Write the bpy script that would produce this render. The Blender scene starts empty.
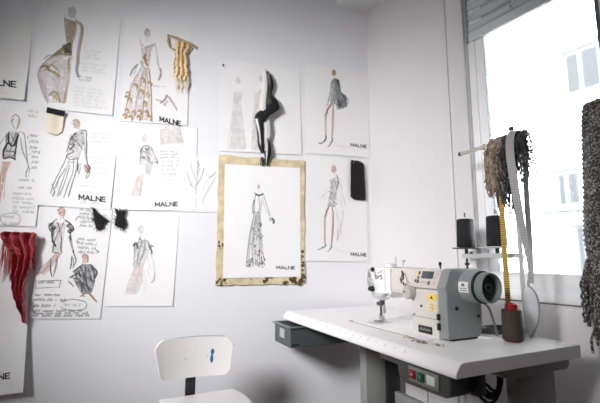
# A sewing room corner: sketch wall, window, sewing table. Metric units.
SKY, LAMP, EXPO = 28.0, 5.0, 0.0
SPOT, SPOT_AT, SPOT_TO, SPOT_CONE, SPOT_COL = 640.0, (-1.95,.55,2.3), (.88,1.88,1.22), 59, (1,.985,.985)
SHEETS = {
  "P1": (-2.0933,2.0644,0.364,0.4554,-0.0092,[
    ["M","k",0,[-7,-161,138,-163,-11,-122],"MALNE"],
    ["H","l",2.8,[-57,-204,131,-204,-54,-230],2],
  ]),
  "P2": (-1.6926,2.1314,0.392,0.6586,-0.0206,[
    ["F","c",0,[-102,-15,-144,-67,-169,-137,-152,-211,-121,-293,-30,-292,-23,-159,-21,-24]],
    ["F","b2",0,[-83,183,-24,171,-27,89,-27,43,-55,38,-72,115]],
    ["F","o",0,[-98,-9,-42,52,-27,43,-26,-25,-73,-27,-118,-40]],
    ["F","d",0,[-78,29,-37,47,-27,-13,-65,-14]],
    ["L","t",6.7,[-75,201,-75,149,-65,94,-55,38]],
    ["L","t",7.8,[-25,182,-20,125,-28,55]],
    ["L","o",7.3,[-63,175,-45,132,-45,86,-33,54]],
    ["L","o",6.7,[-43,167,-53,119,-58,72]],
    ["L","b",6.2,[-33,158,-38,110,-51,45]],
    ["F","w",0,[-65,244,-41,255,-29,228,-32,198,-49,183,-66,203]],
    ["L","t",3.4,[-65,244,-41,255,-29,228,-32,198,-49,183]],
    ["L","k",2.8,[-64,233,-54,229]],
    ["L","t",5.6,[-31,193,-20,177,2,153]],
    ["L","t",15.7,[-19,172,7,148,8,84,5,3,7,-76]],
    ["L","b",5.6,[6,153,15,109,8,27]],
    ["L","s",13.4,[6,-53,5,-99,18,-142]],
    ["L","s",6.7,[-85,-1,-110,-33,-137,-43,-153,-68]],
    ["L","o",9.0,[-67,8,-92,-24,-118,-46]],
    ["L","t",7.8,[-82,-28,-135,-65,-169,-137,-152,-211,-122,-283]],
    ["L","v",6.7,[-54,-29,-106,-72,-137,-132]],
    ["L","t",5.6,[-35,-32,-30,-132,-30,-287]],
    ["L","b",8.4,[-38,-49,-32,-160,-39,-293]],
    ["L","v",5.6,[-52,-51,-51,-163,-52,-295]],
    ["L","v",9.0,[-146,-177,-127,-240,-111,-303]],
    ["L","v",5.6,[-163,-152,-141,-231,-128,-273]],
    ["L","o",10.1,[-162,-114,-140,-99,-120,-124,-86,-135,-71,-149]],
    ["L","o",7.8,[-147,-128,-130,-109,-114,-89,-84,-113]],
    ["L","o",6.7,[-100,-137,-80,-145,-79,-162]],
    ["L","o",6.2,[-127,-97,-137,-82]],
    ["L","o",8.4,[-111,-259,-86,-234,-65,-259,-58,-290]],
    ["L","o",6.2,[-91,-273,-79,-255,-72,-281]],
    ["L","o",5.6,[-98,-252,-73,-271]],
    ["L","s",4.5,[-107,-160,-85,-190,-95,-235]],
    ["L","s",4.5,[-69,-166,-74,-211,-62,-247]],
    ["H","l",3.1,[29,13,126,16,32,-26],3],
    ["H","l",2.8,[25,-62,162,-59,29,-101],3],
    ["H","g",3.9,[18,-136,95,-136,19,-153],2],
    ["H","l",2.5,[0,-200,164,-200,8,-298],6],
  ]),
  "P3": (-1.2938,2.0777,0.3454,0.605,0.015,[
    ["F","c",0,[-85,127,-34,146,-36,51,-45,3,-14,-294,-156,-284,-129,-88,-71,11]],
    ["F","v",0,[-44,223,-46,209,-52,199,-61,198,-68,205,-71,219,-69,233,-62,243,-54,244,-47,237]],
    ["F","c",0,[-44,217,-46,205,-51,198,-57,197,-63,203,-65,214,-63,225,-58,233,-52,234,-46,228]],
    ["L","v",5.6,[-68,231,-58,248,-42,229,-46,199]],
    ["L","t",5.0,[-56,191,-55,167]],
    ["L","v",5.6,[-93,180,-80,128,-68,82]],
    ["L","v",5.6,[-13,167,-33,123,-37,75]],
    ["L","t",6.2,[-81,152,-54,132,-24,160]],
    ["L","t",5.6,[-69,118,-44,145,-58,95,-37,86]],
    ["L","v",5.0,[-13,167,-1,115,6,56,19,-1]],
    ["L","t",8.4,[18,22,25,-24,10,-55]],
    ["L","t",5.6,[29,12,14,-37]],
    ["L","b",8.4,[-73,82,-62,59,-41,62]],
    ["L","b",12.3,[-63,95,-57,48,-45,26]],
    ["L","o",6.7,[-83,51,-71,17,-50,8]],
    ["L","s",9.0,[-98,32,-122,-6,-136,-43]],
    ["L","s",5.6,[-102,19,-116,-29]],
    ["L","s",5.6,[-112,18,-131,-19]],
    ["L","t",6.2,[-76,11,-114,-63,-141,-169,-156,-284]],
    ["L","t",5.6,[-65,0,-87,-107,-106,-279]],
    ["L","b",6.2,[-55,2,-56,-115,-65,-287]],
    ["L","b",7.3,[-40,15,-25,-112,-14,-294]],
    ["L","v",5.0,[-50,2,-40,-125,-40,-285]],
    ["L","b",10.1,[-152,-148,-142,-135,-134,-149,-139,-163]],
    ["L","b",10.1,[-140,-181,-131,-168,-123,-182,-127,-196]],
    ["L","b",10.1,[-156,-171,-146,-159,-138,-172,-143,-187]],
    ["L","b",10.1,[-81,-129,-72,-117,-63,-130,-68,-145]],
    ["L","b",10.1,[-50,-143,-40,-131,-32,-144,-37,-159]],
    ["L","b",10.1,[-153,-244,-143,-232,-135,-245,-140,-260]],
    ["L","b",10.1,[-117,-252,-108,-240,-100,-253,-104,-268]],
    ["L","b",10.1,[-87,-244,-78,-232,-69,-245,-74,-260]],
    ["L","b",10.1,[-52,-246,-42,-234,-34,-248,-38,-262]],
    ["L","b",10.1,[-35,-273,-25,-261,-17,-275,-22,-289]],
    ["L","b",10.1,[-64,-196,-54,-184,-46,-197,-50,-212]],
    ["L","b",10.1,[-42,-79,-32,-66,-24,-80,-28,-95]],
    ["L","b",10.1,[-79,-59,-69,-47,-61,-60,-65,-75]],
    ["L","b",10.1,[-113,-98,-103,-85,-95,-99,-100,-114]],
    ["L","b",10.1,[-162,-273,-152,-261,-144,-274,-149,-289]],
    ["L","b",10.1,[-131,-281,-122,-269,-114,-283,-118,-297]],
    ["L","b",10.1,[-91,-278,-81,-266,-73,-279,-78,-294]],
    ["H","g",3.4,[-15,-90,58,-87,-15,-99],1],
    ["L","t",6.2,[-2,-167,34,-175,56,-197]],
    ["L","t",11.2,[24,-188,50,-162,60,-132]],
    ["L","v",6.2,[60,-132,87,-176,115,-220]],
    ["L","t",7.8,[40,-198,66,-167]],
    ["L","v",4.5,[70,-137,109,-198,115,-226]],
    ["M","k",0,[27,-288,136,-306,26,-254],"MALNE"],
  ]),
  "P7": (-1.0381,1.4498,0.1992,0.3099,0.0102,[
    ["L","l",4.5,[-17,-133,-19,-33,-16,68,-13,137]],
    ["L","l",3.9,[-19,-33,-52,10,-70,66]],
    ["L","g",3.9,[-20,-11,6,35,21,93]],
    ["L","l",3.9,[-21,23,-43,78,-50,123]],
    ["L","g",3.9,[-16,46,-1,92]],
    ["L","l",3.9,[20,-88,51,-19,88,51]],
    ["L","g",5.6,[-18,125,-7,109,-12,91]],
    ["L","g",5.6,[-57,-1,-41,-17]],
    ["L","g",5.6,[-25,-16,-10,7]],
    ["L","g",4.5,[44,37,71,50,87,73]],
    ["L","l",3.4,[18,-32,39,26]],
    ["L","l",3.4,[-72,-63,-44,-90]],
    ["L","g",3.4,[-18,-89,-22,-139]],
    ["L","l",4.5,[14,-88,31,-110]],
  ]),
  "P6": (-1.2642,1.5324,0.4117,0.4728,0.0172,[
    ["F","c",0,[8,209,113,234,136,143,10,124]],
    ["F","w",0,[-91,90,-25,105,-8,28,-37,-6,-83,14]],
    ["F","c",0,[-105,-64,-71,-41,-77,-160,-126,-166]],
    ["F","w",0,[-58,9,-22,6,-36,-45,-61,-40]],
    ["L","p",5.0,[-83,158,-68,175,-57,154,-67,131]],
    ["L","g",3.9,[-88,152,-78,158]],
    ["F","c",0,[-60,148,-61,137,-66,130,-72,129,-78,136,-80,147,-78,158,-74,165,-67,166,-62,159]],
    ["L","g",6.2,[-91,90,-61,114,-40,93]],
    ["L","g",6.2,[-95,74,-65,81,-29,61]],
    ["L","g",6.2,[-84,47,-54,37,-23,17]],
    ["L","g",6.2,[-51,104,-54,59,-38,27]],
    ["L","g",6.2,[-76,113,-85,58,-88,2]],
    ["L","g",6.2,[-25,83,-3,40,3,18]],
    ["L","g",6.2,[-66,120,-41,110,-19,78]],
    ["L","d",9.0,[-66,103,-55,92,-46,104]],
    ["L","d",9.0,[-90,79,-81,91]],
    ["L","d",9.0,[-13,28,3,18]],
    ["L","d",9.0,[-54,54,-39,43]],
    ["L","d",9.0,[-79,52,-64,48]],
    ["L","l",4.5,[-58,4,-52,-29,-36,-50]],
    ["L","p",3.4,[-72,-30,-100,-85,-122,-161]],
    ["L","p",3.4,[-66,-40,-74,-106,-77,-165]],
    ["L","p",2.8,[-90,-63,-113,-129]],
    ["L","l",3.4,[-194,74,-140,71]],
    ["L","p",2.8,[18,210,60,236,113,211]],
    ["L","p",2.8,[20,159,71,179,125,154]],
    ["H","g",3.6,[11,85,116,93,12,52],3],
    ["H","g",2.8,[18,30,117,37,20,-42],4],
    ["H","l",2.8,[41,-69,98,-67,42,-91],2],
    ["M","k",0,[-3,-215,110,-210,-4,-187],"MALNE"],
  ]),
  "P4": (-1.9687,1.5065,0.3203,0.6121,-0.0194,[
    ["F","w",0,[-16,150,39,166,40,32,-10,17]],
    ["F","p",0,[-13,7,21,10,6,-57,1,-162,-4,-231,-17,-232,-17,-74]],
    ["L","r",5.0,[1,234,17,252,36,233,35,202,29,175]],
    ["L","k",5.6,[-1,219,11,230]],
    ["L","p",6.7,[32,238,31,196,26,164]],
    ["L","g",4.5,[2,229,9,199,20,179]],
    ["L","g",5.0,[17,169,-7,150,-25,118,-42,75]],
    ["L","g",5.0,[35,165,62,158,78,87,94,16,106,-24]],
    ["L","g",4.5,[51,136,66,75,95,6]],
    ["L","g",5.6,[100,-4,91,-45,97,-65]],
    ["L","g",4.5,[105,-14,105,-55]],
    ["L","k",8.4,[-4,161,2,110,25,92,40,155]],
    ["L","k",7.3,[2,110,-15,68,-10,22]],
    ["L","k",6.7,[40,155,36,72,37,21]],
    ["L","k",7.8,[-15,63,37,62]],
    ["L","k",7.3,[-10,22,14,35,41,22]],
    ["L","k",6.2,[16,91,14,30]],
    ["L","k",5.6,[-11,150,-7,68]],
    ["L","k",6.7,[6,152,27,113]],
    ["L","k",5.6,[31,160,12,96]],
    ["L","k",5.0,[-8,43,30,41]],
    ["L","k",5.6,[38,93,27,31]],
    ["L","p",5.6,[-9,7,-9,-73,-1,-182]],
    ["L","p",5.6,[21,10,7,-62,11,-181]],
    ["L","g",3.4,[46,58,107,53]],
    ["H","g",3.9,[67,279,116,277,70,253],2],
    ["F","k",0,[85,142,85,139,83,137,80,136,78,138,77,141,77,144,79,146,82,147,84,145]],
    ["H","k",4.5,[89,150,133,150,95,88],3],
    ["H","k",3.9,[106,69,146,68,114,-13],4],
    ["H","k",3.4,[64,-78,138,-77,68,-118],2],
    ["H","g",3.9,[46,-149,145,-148,55,-238],5],
    ["H","g",3.9,[16,-264,88,-263,20,-298],2],
    ["L","g",3.4,[11,-255,52,-243,87,-256,87,-295,33,-302,9,-279,11,-255]],
  ]),
  "P10": (-1.3106,1.0377,0.328,0.4766,-0.0307,[
    ["F","w",0,[-53,88,25,102,25,39,2,-44,-41,-45]],
    ["F","c",0,[-41,-45,2,-44,8,-116,-16,-177,-68,-177,-64,-117]],
    ["F","c",0,[-10,153,-11,140,-18,132,-26,131,-34,139,-37,152,-36,165,-30,173,-21,174,-14,166]],
    ["L","l",3.9,[-37,162,-26,176,-9,158]],
    ["L","g",5.0,[-39,157,-28,152]],
    ["L","p",3.4,[-27,131,-17,137]],
    ["L","l",3.9,[-22,131,-20,110]],
    ["L","g",5.6,[-21,121,-36,68,-46,16,-41,-45]],
    ["L","g",5.6,[-1,111,0,49,-15,-14,-12,-45]],
    ["L","g",5.6,[-23,84,5,101,27,71]],
    ["L","g",5.6,[-41,63,-17,69,14,49]],
    ["L","g",5.6,[-10,100,-24,37,-28,-35]],
    ["L","g",5.6,[7,80,-7,7]],
    ["L","g",5.6,[-39,-15,-4,-24]],
    ["L","d",7.8,[-56,67,-42,83,-30,53]],
    ["L","d",7.8,[-47,78,-48,37]],
    ["L","d",7.8,[23,70,34,50,41,29]],
    ["L","d",7.8,[37,76,29,50]],
    ["L","d",7.8,[17,81,48,66]],
    ["L","d",7.8,[-30,110,-14,95]],
    ["L","l",3.9,[30,39,55,-22,64,-84]],
    ["L","l",7.3,[63,-64,61,-105,48,-120]],
    ["L","l",3.9,[16,28,37,-44]],
    ["L","l",5.6,[22,-44,35,-85]],
    ["L","c2",3.9,[-40,-56,-59,-117,-73,-177]],
    ["L","p",2.8,[-12,-45,-26,-116,-36,-167]],
    ["L","c2",3.9,[2,-44,23,-116,18,-177]],
    ["L","p",6.7,[-41,-45,-3,-45]],
  ]),
  "long": (-1.6398,1.0298,0.311,0.556,-0.0443,[
    ["F","w",0,[-110,189,-51,182,-53,43,-96,31]],
    ["F","p",0,[-83,36,-56,33,-93,-28,-123,-68,-137,-63]],
    ["F","p",0,[-63,242,-65,229,-71,220,-81,219,-89,227,-94,240,-92,254,-86,263,-77,264,-68,256]],
    ["L","r",5.0,[-95,245,-88,263,-70,262,-62,237,-69,217]],
    ["L","k",5.6,[-100,250,-86,246]],
    ["L","k",5.6,[-89,230,-76,241]],
    ["L","p",7.8,[-78,221,-76,201]],
    ["L","d",5.0,[-69,217,-53,192]],
    ["F","d",0,[-106,174,-107,167,-112,162,-119,162,-126,165,-129,172,-127,179,-122,184,-115,185,-109,181]],
    ["F","d",0,[-91,160,-92,153,-97,148,-105,148,-111,151,-114,158,-112,165,-107,170,-100,171,-94,167]],
    ["F","d",0,[-25,174,-27,167,-32,162,-39,162,-45,166,-49,173,-47,180,-42,185,-35,185,-28,181]],
    ["F","d",0,[-10,160,-11,153,-17,148,-24,148,-30,152,-33,158,-32,166,-27,170,-19,171,-13,167]],
    ["F","d",0,[-99,149,-100,142,-105,138,-112,137,-118,141,-121,148,-120,155,-115,160,-108,160,-102,156]],
    ["F","d",0,[-18,149,-19,142,-25,137,-32,137,-38,141,-41,148,-40,155,-34,160,-27,160,-21,156]],
    ["F","v",0,[-103,179,-104,175,-107,173,-110,173,-114,175,-115,178,-115,182,-112,184,-108,184,-105,182]],
    ["F","v",0,[-20,164,-21,161,-24,158,-28,158,-31,160,-33,163,-32,167,-29,169,-25,170,-22,168]],
    ["L","k",6.2,[-94,205,-114,183,-124,158,-104,139]],
    ["L","k",6.2,[-58,202,-29,184,-12,155,-28,139]],
    ["L","k",9.0,[-109,144,-100,99,-82,66]],
    ["L","d",7.8,[-101,144,-103,89]],
    ["L","k",5.6,[-93,190,-75,151,-91,100,-93,41]],
    ["L","r",5.6,[-62,192,-70,151,-60,102]],
    ["L","v",10.1,[-69,181,-68,131]],
    ["L","v",7.8,[-95,170,-77,131]],
    ["L","k",5.0,[-61,112,-61,72,-52,38]],
    ["L","k",5.6,[-93,41,-52,33]],
    ["L","k",7.3,[-29,144,-13,84,2,35]],
    ["L","d",9.0,[-31,123,-11,64]],
    ["L","v",10.1,[-20,104,-5,55]],
    ["L","k",5.0,[2,35,14,6,5,-34]],
    ["L","k",4.5,[-6,25,-5,-24,-8,-39]],
    ["L","d",6.7,[4,15,4,-24]],
    ["L","v",4.5,[-83,31,-109,-9,-135,-39]],
    ["L","v",4.5,[-60,27,-89,-28,-122,-72]],
    ["L","k",3.9,[-68,22,-71,-27,-74,-76]],
    ["L","k",3.9,[-98,11,-91,-47,-82,-81]],
    ["F","p",0,[72,13,70,0,63,-8,54,-8,45,-1,41,12,42,25,49,33,59,34,67,26]],
    ["L","r",5.6,[39,22,47,35,66,28,69,-2]],
    ["L","r",4.5,[53,18,64,8]],
    ["L","k",5.0,[47,-3,44,-23]],
    ["F","s",0,[11,-44,43,-13,89,-11,111,-50,113,-109,104,-154,60,-160,27,-112]],
    ["L","d",7.3,[7,-54,27,-33,44,-23]],
    ["L","d",7.3,[-3,-83,22,-63,39,-52]],
    ["L","d",7.3,[15,-83,43,-92,57,-140]],
    ["L","d",7.3,[35,-23,59,-71,59,-150]],
    ["L","d",7.3,[62,-22,70,-91,95,-149]],
    ["L","d",7.3,[80,-11,102,-50,112,-100]],
    ["L","d",7.3,[90,-21,116,-50,106,-90]],
    ["L","d",7.3,[26,-102,63,-111,103,-139]],
    ["L","d",7.3,[31,-63,78,-81,112,-100]],
    ["L","d",7.3,[5,-73,36,-111]],
    ["L","d",7.3,[56,-42,93,-51]],
    ["L","d",7.3,[73,-31,97,-90]],
    ["L","k",6.7,[33,-43,46,-82]],
    ["L","k",6.7,[21,-58,30,-92]],
    ["L","k",6.7,[91,-31,108,-60]],
    ["L","k",6.7,[59,-111,77,-150]],
    ["L","k",6.7,[86,-71,104,-110]],
    ["L","r",9.0,[60,-164,86,-154,112,-178,132,-197]],
    ["L","r",6.7,[52,-169,79,-169]],
    ["L","k",4.5,[-10,-98,4,-107,20,-126]],
    ["L","v",7.8,[32,-72,62,-101]],
    ["H","k",3.4,[0,293,112,296,1,278],1],
    ["H","k",3.9,[4,258,69,258,13,177],5],
    ["H","k",3.9,[11,111,104,106,18,46],4],
    ["L","k",4.5,[-8,201,-5,216,7,227]],
    ["F","k",0,[15,98,14,95,12,93,9,93,7,95,6,98,6,101,8,103,11,103,14,101]],
    ["L","k",4.5,[99,60,114,51,101,45]],
    ["L","k",3.9,[-145,-102,-41,-94]],
    ["L","k",3.9,[-41,-94,-42,-128]],
    ["L","k",3.9,[-42,-128,-145,-135]],
    ["L","k",3.9,[-145,-135,-145,-102]],
    ["H","k",4.5,[-135,-111,-53,-106,-133,-130],1],
    ["H","k",4.5,[-145,-168,-2,-166,-144,-178],1],
    ["H","k",4.5,[-146,-192,-43,-190,-143,-220],2],
    ["H","k",4.5,[-34,-190,1,-190,-33,-200],1],
    ["H","k",4.2,[-144,-244,114,-241,-141,-267],3],
    ["H","g",3.9,[-14,-214,66,-213,-12,-228],1],
    ["L","k",3.4,[-25,-200,18,-185,82,-198,77,-232,6,-237,-27,-219]],
  ]),
  "P5": (-1.645,1.5378,0.3418,0.4783,-0.0354,[
    ["F","w",0,[-58,136,0,170,13,90,1,19,-58,13,-61,82]],
    ["F","p",0,[23,-10,52,-18,51,-60,32,-52]],
    ["F","p",0,[-19,200,-21,186,-27,177,-36,176,-45,183,-49,196,-47,210,-41,219,-32,220,-23,213]],
    ["L","r",5.0,[-51,207,-39,222,-18,206,-20,173]],
    ["L","k",5.0,[-55,195,-40,192]],
    ["L","r",3.9,[-43,175,-29,172]],
    ["L","g",4.5,[-24,172,-17,151]],
    ["L","k",6.2,[-27,156,-47,126,-56,77,-62,45]],
    ["L","d",7.8,[-40,149,-16,135,1,159]],
    ["L","d",7.3,[-56,120,-30,91,-49,57]],
    ["L","k",5.6,[-34,133,-8,109,12,96,-25,86]],
    ["L","r",5.6,[-52,83,-27,107,-2,137]],
    ["L","d",6.7,[-55,67,-30,48,-60,29]],
    ["L","s",9.0,[-14,163,14,166,22,135]],
    ["L","d",5.6,[-31,144,-41,106,-33,74]],
    ["L","g",5.6,[6,154,2,105]],
    ["L","v",8.4,[-45,105,-19,81]],
    ["L","k",4.5,[-53,131,-16,98,11,63]],
    ["L","d",5.0,[-63,98,-13,61]],
    ["L","d",5.6,[16,150,27,92,32,33,41,-8]],
    ["L","g",4.5,[8,138,20,64,30,12]],
    ["L","d",7.3,[37,-9,53,-28,51,-55]],
    ["L","d",5.6,[29,-20,45,-40,40,-83]],
    ["L","r",5.0,[48,-29,56,-60,40,-88]],
    ["L","d",5.6,[0,-12,-2,-44,10,-64]],
    ["L","g",5.6,[8,-6,9,-54]],
    ["L","d",5.6,[-60,29,-65,-9,-82,-62,-102,-126,-110,-178]],
    ["L","g",5.0,[-45,15,-52,-49,-67,-123,-77,-191]],
    ["L","g",5.0,[-27,17,-23,-57,-38,-131,-50,-194]],
    ["L","d",5.0,[-8,19,-6,-45,-21,-119,-28,-187]],
    ["L","g",4.5,[-57,-39,-86,-115,-100,-188]],
    ["L","s",4.5,[-41,-22,-51,-101,-69,-185]],
    ["L","g",5.6,[-111,-127,-93,-167,-99,-193]],
    ["L","g",4.5,[-80,-83,-87,-146]],
    ["L","d",5.0,[-58,13,-35,5,-4,19]],
    ["L","g",4.5,[-52,-7,-15,-9]],
    ["H","l",2.8,[44,154,140,159,48,111],3],
    ["H","l",2.8,[57,25,153,29,65,-59],4],
    ["H","l",2.2,[16,-127,129,-127,19,-158],2],
    ["M","k",0,[21,-196,143,-200,18,-164],"MALNE"],
    ["H","g",2.8,[25,-214,119,-214,27,-229],1],
  ]),
  "P11": (-1.9458,0.8072,0.2677,0.7539,0.0595,[
    ["M","k",0,[-52,-312,76,-310,-53,-282],"MALNE"],
  ]),
  "P8": (-0.7009,1.928,0.4902,0.5525,0.0211,[
    ["F","f2",0,[-159,77,-112,88,-118,7,-90,-262,-187,-267,-176,-88]],
    ["F","f2",0,[-35,76,7,124,18,-12,4,-257,-60,-260,-48,-48]],
    ["F","f2",0,[-122,155,-124,141,-131,133,-140,132,-147,139,-150,152,-147,165,-140,174,-131,175,-124,168]],
    ["L","f",4.5,[-148,158,-136,178,-124,155]],
    ["L","f",4.5,[-159,95,-136,67,-106,94]],
    ["L","f",5.0,[-153,71,-124,43,-147,11]],
    ["L","f",3.4,[-165,83,-182,2,-216,-67]],
    ["L","f",3.4,[-106,88,-83,4,-71,-56]],
    ["L","f",3.4,[-124,37,-136,-37]],
    ["L","f",5.6,[-159,-39,-182,-149,-198,-262]],
    ["L","f",5.6,[-124,-36,-107,-143,-90,-256]],
    ["L","f",4.5,[-142,-37,-141,-259]],
    ["L","f",3.9,[-176,-88,-210,-180]],
    ["L","f",5.0,[-130,98,-118,56]],
    ["F","f2",0,[15,182,12,169,6,160,-3,160,-9,167,-12,179,-9,192,-2,200,6,201,13,194]],
    ["L","f",4.5,[-10,198,8,206,14,182]],
    ["L","f",5.6,[-29,77,-42,-48,-55,-254]],
    ["L","f",5.6,[7,112,-12,-14,-19,-252]],
    ["L","f",4.5,[-29,89,-5,61]],
    ["L","f",3.9,[-35,108,-47,32]],
    ["L","f",3.9,[-17,97,1,24]],
  ]),
  "P9": (-0.2143,1.9567,0.4268,0.5723,-0.001,[
    ["F","b",0,[-7,253,-10,239,-18,230,-27,228,-34,236,-37,249,-34,264,-26,273,-17,274,-10,267]],
    ["L","p",8.4,[-24,238,-22,218]],
    ["L","p",11.2,[-21,211,-21,191]],
    ["F","s",0,[-38,202,-14,219,13,209,25,130,59,108,65,35,30,18,-3,8,-16,46,-50,43,-42,122]],
    ["F","w",0,[-35,176,-11,179,-9,126,-23,52,-43,50]],
    ["F","d",0,[-18,212,13,209,25,124,59,101,58,54,4,22,-9,100]],
    ["F","s",0,[18,96,66,102,65,42,24,24]],
    ["L","d",6.7,[-42,189,-49,122,-63,48]],
    ["L","k",6.7,[-8,193,5,128,4,35]],
    ["L","k",5.6,[31,91,24,31]],
    ["L","s",6.7,[-56,42,-76,27]],
    ["L","g",5.0,[45,99,72,89,65,48]],
    ["L","b",7.8,[-28,210,-25,184]],
    ["L","r",12.3,[-40,44,-67,2,-80,-45]],
    ["L","p",11.2,[-77,-25,-81,-78,-81,-161]],
    ["L","t",6.7,[-85,-26,-84,-116,-83,-167]],
    ["L","r",10.1,[-26,45,-34,5]],
    ["L","p",10.6,[-33,18,-36,-73,-41,-177]],
    ["L","t",6.2,[-28,19,-31,-86,-39,-176]],
    ["L","d",9.5,[-83,-161,-80,-186,-98,-210]],
    ["L","d",6.2,[-85,-193,-105,-214,-127,-217]],
    ["L","d",9.5,[-42,-170,-39,-196,-52,-216]],
    ["L","d",6.2,[-46,-203,-59,-229,-72,-236]],
    ["L","l",2.2,[-19,-220,47,-230,94,-223]],
    ["M","k",0,[84,-220,190,-224,85,-195],"MALNE"],
  ]),
  "P12": (-0.2279,1.3385,0.4078,0.6276,-0.0159,[
    ["F","p",0,[-4,244,-7,231,-16,222,-26,222,-35,229,-38,241,-35,255,-26,263,-16,264,-7,257]],
    ["L","b",5.0,[-32,258,-19,268,-5,253]],
    ["L","p",7.8,[-15,228,-12,203]],
    ["F","w",0,[-38,182,1,204,14,161,-5,79,-11,11,-63,15,-50,77]],
    ["L","d",5.6,[-51,175,-41,167]],
    ["L","s",5.6,[-44,132,-34,124]],
    ["L","w",5.6,[-37,90,-28,81]],
    ["L","d",5.6,[-31,47,-21,38]],
    ["L","s",5.6,[-25,165,-15,156]],
    ["L","w",5.6,[-18,122,-8,113]],
    ["L","d",5.6,[-11,79,-2,70]],
    ["L","s",5.6,[-5,36,5,27]],
    ["L","w",5.6,[1,154,11,145]],
    ["L","d",5.6,[-50,107,-41,99]],
    ["L","s",5.6,[-44,65,-34,56]],
    ["L","w",5.6,[-37,22,-27,14]],
    ["L","d",5.6,[-31,139,-21,131]],
    ["L","s",5.6,[-24,97,-15,88]],
    ["L","w",5.6,[-18,54,-8,45]],
    ["L","d",5.6,[-12,172,-2,163]],
    ["L","s",5.6,[-5,129,5,120]],
    ["L","w",5.6,[2,86,11,77]],
    ["L","d",5.6,[-50,40,-40,31]],
    ["L","s",5.6,[-44,157,-34,148]],
    ["L","w",5.6,[-37,114,-28,106]],
    ["L","d",5.6,[-31,72,-21,63]],
    ["L","s",5.6,[-24,29,-14,20]],
    ["L","w",5.6,[-18,146,-8,138]],
    ["L","d",5.6,[-11,103,-2,95]],
    ["L","s",5.6,[-5,61,5,52]],
    ["L","w",5.6,[1,179,11,170]],
    ["L","d",5.6,[-50,132,-41,123]],
    ["L","s",5.6,[-44,89,-34,81]],
    ["L","w",5.6,[-37,47,-27,38]],
    ["L","d",5.6,[-31,164,-21,155]],
    ["L","s",5.6,[-25,121,-15,113]],
    ["L","w",5.6,[-18,78,-8,70]],
    ["L","d",5.6,[-11,36,-2,27]],
    ["L","s",5.6,[-5,153,5,145]],
    ["L","w",5.6,[2,110,11,102]],
    ["L","d",5.6,[-50,64,-40,56]],
    ["L","s",5.6,[-43,22,-34,13]],
    ["L","w",5.6,[-38,139,-28,130]],
    ["L","d",5.6,[-31,96,-21,87]],
    ["L","d",6.2,[-5,210,8,179,1,129]],
    ["L","s",6.7,[-38,176,-31,115,-50,52]],
    ["L","g",5.0,[-25,189,-5,129,-18,66]],
    ["L","d",4.5,[-44,71,-11,30]],
    ["L","g",3.9,[-50,101,-5,55]],
    ["L","d",4.5,[-56,27,-11,11]],
    ["L","l",3.9,[-50,113,-76,87,-107,55]],
    ["L","l",3.4,[-44,77,-82,50]],
    ["L","p",6.7,[8,179,28,137,34,100]],
    ["L","p",5.6,[34,100,47,57,54,21]],
    ["L","p",3.4,[8,192,41,169,47,144]],
    ["L","r",12.3,[-50,15,-66,-16,-75,-58]],
    ["L","p",10.6,[-75,-46,-78,-118,-77,-213]],
    ["L","r",6.2,[-80,-46,-81,-130,-80,-208]],
    ["L","r",11.2,[-31,10,-27,-32]],
    ["L","p",10.6,[-27,-20,-30,-105,-37,-218]],
    ["L","r",6.2,[-23,-20,-26,-117,-33,-206]],
    ["L","g",9.0,[-77,-207,-74,-225,-99,-240]],
    ["L","g",5.6,[-86,-231,-111,-246,-123,-247]],
    ["L","g",9.0,[-36,-212,-36,-230,-48,-248]],
    ["L","g",5.6,[-42,-236,-55,-254,-64,-257]],
    ["L","l2",3.9,[8,142,28,56,34,-35,15,-139]],
    ["L","l2",3.9,[-11,17,15,-67,28,-163]],
    ["L","l2",3.9,[21,56,41,-17,28,-102,2,-188]],
    ["L","l2",3.9,[-5,-19,8,-115,-4,-188]],
    ["L","l",5.6,[2,-128,9,-163,2,-193]],
    ["L","l2",2.8,[-17,-242,54,-258,99,-257]],
    ["M","k",0,[89,-278,191,-281,89,-255],"MALNE"],
  ]),
  "gold": (-0.6868,1.26,0.5032,0.7224,0.0076,[
  ]),
  "gp": (-0.6812,1.2549,0.4405,0.6352,0.0083,[
    ["F","p",0,[-19,196,-20,188,-25,183,-30,183,-35,188,-36,195,-35,203,-30,208,-25,208,-21,203]],
    ["L","p",6.7,[-29,184,-29,166]],
    ["L","c",4.5,[-44,236,-29,213]],
    ["L","d",10.1,[-46,154,-23,143,1,156]],
    ["L","k",6.7,[-52,160,-40,143]],
    ["L","g",6.7,[-46,148,-51,84,-51,38]],
    ["L","k",6.7,[-51,119,-60,73,-56,38]],
    ["L","g",5.6,[-28,137,-22,79,-33,39]],
    ["L","l",5.6,[-5,138,-16,74,-16,39]],
    ["L","d",4.5,[-51,50,-16,45]],
    ["L","g",5.0,[1,150,19,92,42,29]],
    ["L","l",3.9,[-11,132,13,74,36,23]],
    ["L","g",13.4,[36,11,54,0]],
    ["L","d",9.0,[48,17,63,0,60,-17]],
    ["L","g",6.7,[42,23,36,-6]],
    ["L","g",5.0,[-51,44,-78,-98,-93,-254]],
    ["L","l",5.0,[-46,44,-72,-98,-81,-254]],
    ["L","l",5.0,[-42,44,-61,-98,-68,-254]],
    ["L","g",5.0,[-38,44,-56,-98,-56,-254]],
    ["L","l",5.0,[-34,44,-49,-98,-43,-255]],
    ["L","l",5.0,[-29,45,-37,-98,-30,-255]],
    ["L","g",5.0,[-25,45,-24,-98,-17,-255]],
    ["L","l",5.0,[-21,45,-17,-98,-5,-255]],
    ["L","l",5.0,[-16,45,-9,-98,8,-255]],
    ["L","g",5.8,[-35,-63,-41,-71]],
    ["L","d",8.6,[-10,-237,-15,-246]],
    ["L","d",9.0,[-21,-163,-28,-176]],
    ["L","g",7.2,[-40,-174,-46,-190]],
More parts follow.
